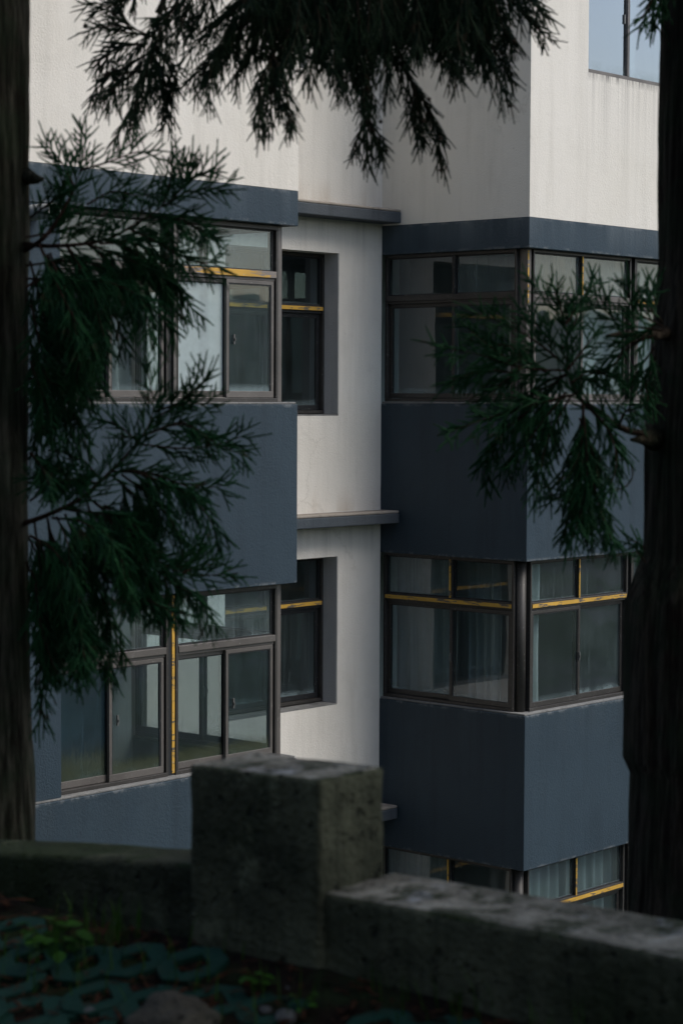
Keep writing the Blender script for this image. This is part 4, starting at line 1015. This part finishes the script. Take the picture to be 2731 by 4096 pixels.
RS = [
 ([(1484,1000),(1426,983),(1373,944),(1327,912),(1302,851),(1298,745),(1256,692),(1222,648)], .12, 0, .3), ([(1298,745),(1335,690),(1370,645)], .09, 0, .3), ([(1299,760),(1285,700),(1262,640)], .09, 0, .3), ([(1300,840),(1230,785),(1160,745),(1075,712)], .13, .25, .2),
 ([(1302,851),(1200,845),(1100,815),(1000,795)], .13, .4, .15), ([(1200,848),(1130,800),(1055,738)], .11, .2, .2), ([(1200,860),(1120,850),(1060,865),(1030,880)], .13, .7, 0),
 ([(1320,905),(1220,930),(1120,960),(1025,995)], .14, .5, .1), ([(1230,930),(1160,990),(1120,1050),(1108,1110)], .14, .9, 0), ([(1300,900),(1235,970),(1185,1040),(1150,1085)], .15, 1.0, 0), ([(1310,910),(1260,1000),(1240,1080),(1230,1150)], .14, 1.1, 0),
 ([(1335,915),(1345,1020),(1345,1120),(1325,1200),(1310,1245)], .15, .9, 0), ([(1345,1040),(1370,1140),(1390,1210),(1410,1250)], .14, 1.1, 0), ([(1340,1100),(1305,1130),(1262,1138)], .10, .6, 0), ([(1345,930),(1395,985),(1415,1060),(1395,1130)], .13, 1.0, 0),
 ([(1520,760),(1440,745),(1395,720),(1375,670)], .11, .1, .3), ([(1520,750),(1455,710),(1440,645)], .10, 0, .3), ([(1520,740),(1490,700),(1500,665)], .10, 0, .3), ([(1500,770),(1440,800),(1395,850),(1345,855)], .13, .5, .1),
 ([(1500,800),(1465,850),(1440,895)], .11, .6, 0), ([(1420,980),(1440,940),(1470,955)], .10, .5, 0), ([(1340,930),(1325,1030),(1290,1100)], .14, 1.0, 0), ([(1302,850),(1340,800),(1370,760)], .12, .2, .2), ([(1310,880),(1360,850),(1410,870)], .12, .6, 0),
 ([(1300,860),(1250,880),(1190,930),(1150,960)], .14, .8, 0), ([(1295,800),(1250,770),(1200,700)], .11, .1, .2), ([(1345,1000),(1330,1090),(1340,1180),(1360,1240)], .14, 1.0, 0), ([(1296,860),(1260,900),(1230,960),(1210,1020)], .14, .9, 0),
 ([(1298,780),(1320,740),(1330,700)], .10, .1, .2), ([(1480,1260),(1460,1245),(1440,1240)], .05, .1, .1), ([(1480,1290),(1465,1270),(1455,1255)], .04, .1, .1), ([(1520,-60),(1495,10),(1470,60)], .08, .8, 0), ([(1540,-60),(1510,20),(1495,60)], .08, .8, 0),
 ([(1505,820),(1480,870),(1490,930)], .10, .6, 0),([(1505,745),(1470,770),(1430,760)], .10, .3, .1),([(1510,700),(1500,680),(1480,650)], .08, .1, .2),
 ([(1260,860),(1180,810),(1110,780)], .12, .5, .1), ([(1330,960),(1360,1040),(1370,1110)], .13, 1.0, 0), ([(1230,860),(1160,880),(1100,920)], .13, .6, 0),([(1320,1100),(1320,1170),(1290,1235)], .13, 1.0, 0),
]
for (pts, L1, dr, ri) in RS:
    spray(crR, px_path(pts, DR, rg), L1*.95, 1.0, dr, ri*2.2, rg=rg, nl=.0140)
    j = [(x+rg.uniform(-12, 12)*min(i, 1), y+rg.uniform(-12, 12)*min(i, 1)) for i, (x, y) in enumerate(pts)]
    if len(pts) > 3: j = j[:-1]
    if dr >= .5: spray(crR, px_path(j, DR+.1, rg, .25), L1*.9, .7, dr, ri*2.2, rg=rg, nl=.0135)
# ---- overhanging tree: its trunk stands right of the view, nearer the camera; a long limb carries the dark hanging sprays
crT = Crown()
TS = [
 ([(392,-40),(372,30),(352,90),(340,160),(320,230),(290,280),(270,315)], .20, 1.0), ([(352,85),(290,62),(235,62),(190,75)], .12, .4), ([(340,100),(275,110),(225,145)], .13, .6), ([(300,68),(262,20),(215,15)], .10, .2), ([(345,120),(285,155),(235,190),(215,225)], .14, .9),
 ([(320,160),(275,190),(245,225)], .14, 1.0), ([(350,120),(370,190),(385,250),(378,290)], .15, 1.0), ([(358,110),(390,160),(405,205)], .11, 1.0), ([(600,-60),(540,20),(470,85),(415,145)], .15, .7), ([(620,-60),(560,60),(500,115),(460,165),(445,200)], .17, .9),
 ([(645,-60),(600,70),(565,140),(545,175)], .18, 1.0), ([(520,70),(492,140),(478,190),(478,225)], .12, 1.0), ([(640,-60),(632,70),(628,130),(625,200),(622,285)], .16, 1.0), ([(628,125),(655,200),(672,300)], .12, 1.0), ([(628,125),(602,190),(592,290)], .12, 1.0),
 ([(700,-60),(735,50),(722,130),(708,190)], .17, 1.0), ([(780,-60),(800,60),(798,150),(790,205)], .18, 1.0), ([(850,-60),(852,100),(845,190),(845,270),(843,365)], .15, 1.0), ([(845,260),(815,330),(812,355)], .06, 1.0), ([(845,270),(868,330),(872,355)], .06, 1.0),
 ([(900,-60),(912,100),(935,170),(975,240),(1005,310),(1012,380)], .15, 1.0), ([(950,190),(960,260),(975,330)], .11, 1.0), ([(1000,-60),(1010,60),(1025,130),(1048,180)], .18, 1.0), ([(1060,-60),(1085,60),(1120,140),(1160,220)], .18, 1.0), ([(1120,-60),(1150,50),(1180,100)], .16, .9),
 ([(1120,-60),(1190,20),(1235,65),(1262,93)], .13, .5), ([(1150,-60),(1210,-10),(1250,35)], .12, .5), ([(950,-60),(962,60),(955,110)], .18, 1.0), ([(740,-20),(762,80),(768,165)], .18, 1.0), ([(455,-60),(425,40),(405,85)], .14, .6), ([(690,-40),(680,80),(650,150)], .17, 1.0),
 ([(430,-40),(395,30),(360,50)], .12, .4), ([(1080,60),(1130,110),(1175,190)], .12, .9), ([(1100,-40),(1110,60),(1100,150)], .16, 1.0), ([(870,-40),(880,60),(885,140),(890,210)], .16, 1.0), ([(820,0),(825,90),(820,180)], .16, 1.0),
 ([(500,-60),(470,20),(440,60)], .15, .6), ([(560,-40),(540,60),(530,120)], .17, .9), ([(340,-60),(300,0),(250,-10)], .10, .3), ([(1060,0),(1050,80),(1070,160)], .15, 1.0),
]
for (pts, L1, dr) in TS:
    spray(crT, px_path(pts, DT, rg, .3), L1, 1.0, dr, 0, rg=rg, nl=.0115, L2=.10, A1=(18, 36), A2=(14, 28), hang=.35)
    j = [(x+rg.uniform(-16, 16)*min(i, 1), y+rg.uniform(-12, 12)*min(i, 1)) for i, (x, y) in enumerate(pts[:-1] if len(pts) > 3 else pts)]
    spray(crT, px_path(j, DT+.2, rg, .4), L1, .9, dr, 0, rg=rg, nl=.0115, L2=.10, A1=(18, 36), A2=(14, 28), hang=.35)
for i in range(70):
    x = rg.uniform(560, 1150); y0 = -120
    yy = rg.uniform(20, 120) if 640 < x < 1120 else rg.uniform(-10, 60)
    dx = rg.uniform(-50, 50)+(x-850)*.08
    spray(crT, px_path([(x-dx, y0), (x-dx*.3, (y0+yy)/2), (x+dx*.3, yy)], DT+rg.uniform(0, .6), rg, .3), .18, 1.0, 1.0, 0, rg=rg, nl=.0115, L2=.10, A1=(18, 36), A2=(14, 28), hang=.35)
tb = at(1980, 2100, 9.3); base = (tb[0], tb[1], gz(tb[0], tb[1]))
treeT = thing('cedar_tree', base, 'cedar standing beyond the right edge whose dark coned sprays hang across the top', 'tree')
limb_end = [at(1980, -500, 9.2), at(1500, -260, 9.0), at(1150, -130, 8.8), at(850, -90, 8.7), at(600, -70, 8.6), at(420, -50, 8.6), at(360, 30, 8.6)]
trunk_mesh('trunk', [(base[0], base[1], base[2]-.3, .24), (base[0], base[1], 1.0, .19), (base[0], base[1], 6, .12), (base[0], base[1], 11.5, .02)], treeT, MAT['bark_dark'], 14, segs=40, rows=120)
MB().tube(smooth_path(limb_end, 30), list(np.linspace(.06, .009, 30)), 10).build('limb', MAT['bark_dark'], treeT, smooth=True)

# ---- upper crowns above the frame: bigger, sparser sprays, spread wide to shade the foreground
def canopy(cr, cx, cy, z0, z1, rmax, nb, rg, ok=lambda p: True):
    for i in range(nb):
        t = i/nb; z = z0+(z1-z0)*t; a = i*2.399+rg.uniform(-.3, .3); r = rmax*(1-.75*t)*rg.uniform(.7, 1.1)
        d = np.array([math.cos(a), math.sin(a), 0]); p0 = np.array([cx, cy, z])
        pts = [p0, p0+d*r*.35+np.array([0,0,.15*r]), p0+d*r*.7+np.array([0,0,.12*r]), p0+d*r+np.array([0,0,-.08*r])]
        if not all(ok(p) for p in smooth_path(pts, 8)): continue
        ax = smooth_path(pts, 14); cr.wood.append((ax, .035*(1-t)+.01, .006))
        for k in range(3, 14):
            for s_ in (-1, 1):
                q = ax[k]; T = unit(ax[k]-ax[k-1]); sd = np.cross(T, [0,0,1.0])*s_
                L = .75*(1-.4*k/14)*rg.uniform(.7, 1.2)
                e = [q, q+(T*.6+sd*.8)*L*.5+np.array([0,0,-.05]), q+(T*.8+sd)*L+np.array([0,0,-.35*L])]
                if not all(ok(p) for p in e): continue
                spray(cr, e, .42, .6, .7, 0, rg=rg, nl=.045, wr=.008, step1=.055, step2=.05, L2=.2)
def outframe(p):
    d = np.dot(p, fw)
    if d < .5: return True
    x, y = 784+F*np.dot(p, rt)/d, 1176-F*np.dot(p, up)/d
    m = 500 if d > 5 else 1400
    return not (-m < x < 1568+m and -m < y < 2352+m)
for (cr, cx, cy, z0, nb) in ((crL, pl_[-3][0], pl_[-3][1], 3.0, 20), (crR, pr_[-3][0], pr_[-3][1], 3.0, 20), (crT, base[0], base[1], 2.8, 20)):
    canopy(cr, cx, cy, z0, 11, 3.6, nb, rg, outframe)
# unseen cedars beside and behind the camera, added to shade the terrace
crG = Crown(); canopy(crG, 0, 0, 5.0, 12, 3.3, 34, rg, lambda p: True)
g0 = thing('cedar_tree', (6.9, -.6, gz(6.9, -.6)), 'added shade cedar beyond the right edge of the view, nearest the parapet', 'tree', 'added shade cedars out of view')
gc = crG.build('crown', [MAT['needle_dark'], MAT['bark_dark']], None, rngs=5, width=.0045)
gc.parent = g0; gc.location = (0, 0, 0)
gt = trunk_mesh('trunk', [(0, 0, -.3, .25), (0, 0, 3, .2), (0, 0, 8, .12), (0, 0, 13, .02)], None, MAT['bark_dark'], 21, segs=36, rows=90)
gt.parent = g0
for (x_, y_, rz_, lab) in ((2.4, -3.4, 1.3, 'added shade cedar out of view to the right, before the parapet'), (9.3, -3.2, 2.2, 'added shade cedar out of view to the far right on the bank'),
                           (-1.6, 2.2, 3.1, 'added shade cedar out of view behind the camera, on the left'), (-1.8, 7.6, 4.4, 'added shade cedar out of view at the far left of the terrace'), (5.6, -5.2, 5.2, 'added shade cedar out of view, farthest right near the parapet')):
    o = g0.copy(); COL.objects.link(o); o.location = (x_, y_, gz(x_, y_)); o.rotation_euler = (0, 0, rz_); o['label'] = lab
    for ch in (gc, gt):
        c2 = ch.copy(); COL.objects.link(c2); c2.parent = o
crL.build('crown', [MAT['needle'], MAT['twigbark']], treeL, rngs=1)
crR.build('crown', [MAT['needle'], MAT['twigbark']], treeR, rngs=2)
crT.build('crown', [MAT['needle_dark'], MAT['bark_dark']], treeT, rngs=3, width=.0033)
# snapped stubs and the loop on the trunks
MB().tube([at(60, 405, 8.3), at(85, 412, 8.25), at(100, 411, 8.2)], [.035, .018, .006], 10).build('branch_stub', MAT['bark'], treeL, smooth=True)
MB().tube([at(1500, 1008, 8.6), at(1475, 1010, 8.5), at(1448, 1010, 8.45)], [.05, .02, .006], 10).build('branch_stub', MAT['bark_dark'], treeR, smooth=True)
MB().tube([at(1540, 765, 8.6), at(1480, 770, 8.45), at(1420, 768, 8.4), at(1390, 772, 8.35)], [.03, .016, .012, .004], 8).build('branch_stub', MAT['bark_dark'], treeR, smooth=True)
MB().tube(smooth_path([at(1490, 1000, 8.6), at(1426, 983, 8.35), at(1373, 944, 8.3), at(1327, 912, 8.3), at(1303, 855, 8.3)], 20), list(np.linspace(.016, .006, 20)), 8).build('limb', MAT['bark_dark'], treeR, smooth=True)
MB().tube(smooth_path([at(55, 1203, 8.3), at(116, 1180, 8.15), at(185, 1145, 8.1), at(255, 1083, 8.1), at(317, 1016, 8.1)], 20), list(np.linspace(.011, .005, 20)), 8).build('limb', MAT['twigbark'], treeL, smooth=True)
MB().tube(smooth_path([at(55, 560, 8.3), at(126, 565, 8.0), at(241, 551, 8.0), at(338, 499, 8.0)], 20), list(np.linspace(.010, .004, 20)), 8).build('limb', MAT['twigbark'], treeL, smooth=True)
MB().tube(smooth_path([at(58, 575, 8.3), at(91, 555, 8.0), at(120, 525, 8.0), at(150, 475, 8.0), at(172, 430, 8.0)], 20), list(np.linspace(.011, .004, 20)), 8).build('limb', MAT['twigbark'], treeL, smooth=True)
MB().tube(smooth_path([at(1400, 1060, 8.3), at(1440, 1058, 8.3), at(1452, 1090, 8.3), at(1435, 1118, 8.3), at(1400, 1128, 8.3)], 24), .0035, 6).build('bare_twig', MAT['bark_dark'], treeR, smooth=True)
# round cones hanging in the dark sprays
bm = bmesh.new(); bmesh.ops.create_icosphere(bm, subdivisions=3, radius=1)
from mathutils import noise as mn
for v_ in bm.verts: v_.co *= 1+.18*abs(mn.noise(v_.co*5))+.1*math.sin(v_.co.z*18)
cm = bpy.data.meshes.new('cone'); bm.to_mesh(cm); bm.free(); cm.materials.append(MAT['cone'])
cones = [(263,32),(279,10),(197,60),(250,168),(262,160),(243,172),(682,163),(660,72),(648,110),(843,280),(852,297),(855,301),(874,280),(972,278),(1010,391),(1169,243),(1162,231),(834,388),(378,15),(415,45),(412,100),(378,135),(468,150),(620,158),(985,228),(1180,95),(888,345),(1010,318)]
for (x, y) in cones:
    o = link(bpy.data.objects.new('cone', cm)); s_ = rg.uniform(.006, .010); o.parent = treeT
    p = Vector(at(x, y, DT-.1)); o.location = p-Vector(treeT.location); o.scale = (s_, s_, s_)
    o.rotation_euler = (rg.uniform(0, 3), rg.uniform(0, 3), 0)

# ------------------------------------------------------------------ daylight
SUN_EL, SUN_AZ_VEC = R(50), (.42, -.9)     # light comes from +x, -y: the side the facades face
wd = bpy.data.worlds.new('World'); SC.world = wd; wd.use_nodes = True; nt = wd.node_tree; nt.nodes.clear()
sky = nt.nodes.new('ShaderNodeTexSky'); sky.sky_type = 'NISHITA'; sky.sun_disc = False
sky.sun_elevation = SUN_EL; az = math.atan2(SUN_AZ_VEC[0], SUN_AZ_VEC[1]); sky.sun_rotation = az
sky.air_density = 1.0; sky.dust_density = 2.2; sky.ozone_density = 1.0
bg = nt.nodes.new('ShaderNodeBackground'); bg.inputs['Strength'].default_value = .098
wo = nt.nodes.new('ShaderNodeOutputWorld'); nt.links.new(sky.outputs[0], bg.inputs['Color']); nt.links.new(bg.outputs[0], wo.inputs['Surface'])
sl = bpy.data.lights.new('sun', 'SUN'); sl.energy = 1.15; sl.angle = R(30); sl.color = (1, .945, .86)
so = link(bpy.data.objects.new('sun', sl)); k = Vector((SUN_AZ_VEC[0], SUN_AZ_VEC[1], 0)).normalized()
dirv = Vector((k.x*math.cos(SUN_EL), k.y*math.cos(SUN_EL), math.sin(SUN_EL))); so.rotation_euler = dirv.to_track_quat('Z', 'Y').to_euler()
SC.view_settings.view_transform = 'Standard'; SC.view_settings.look = 'None'; SC.view_settings.exposure = 0.92; SC.view_settings.gamma = 1
SC.cycles.max_bounces = 8; SC.cycles.transparent_max_bounces = 24; SC.cycles.glossy_bounces = 4; SC.cycles.diffuse_bounces = 4
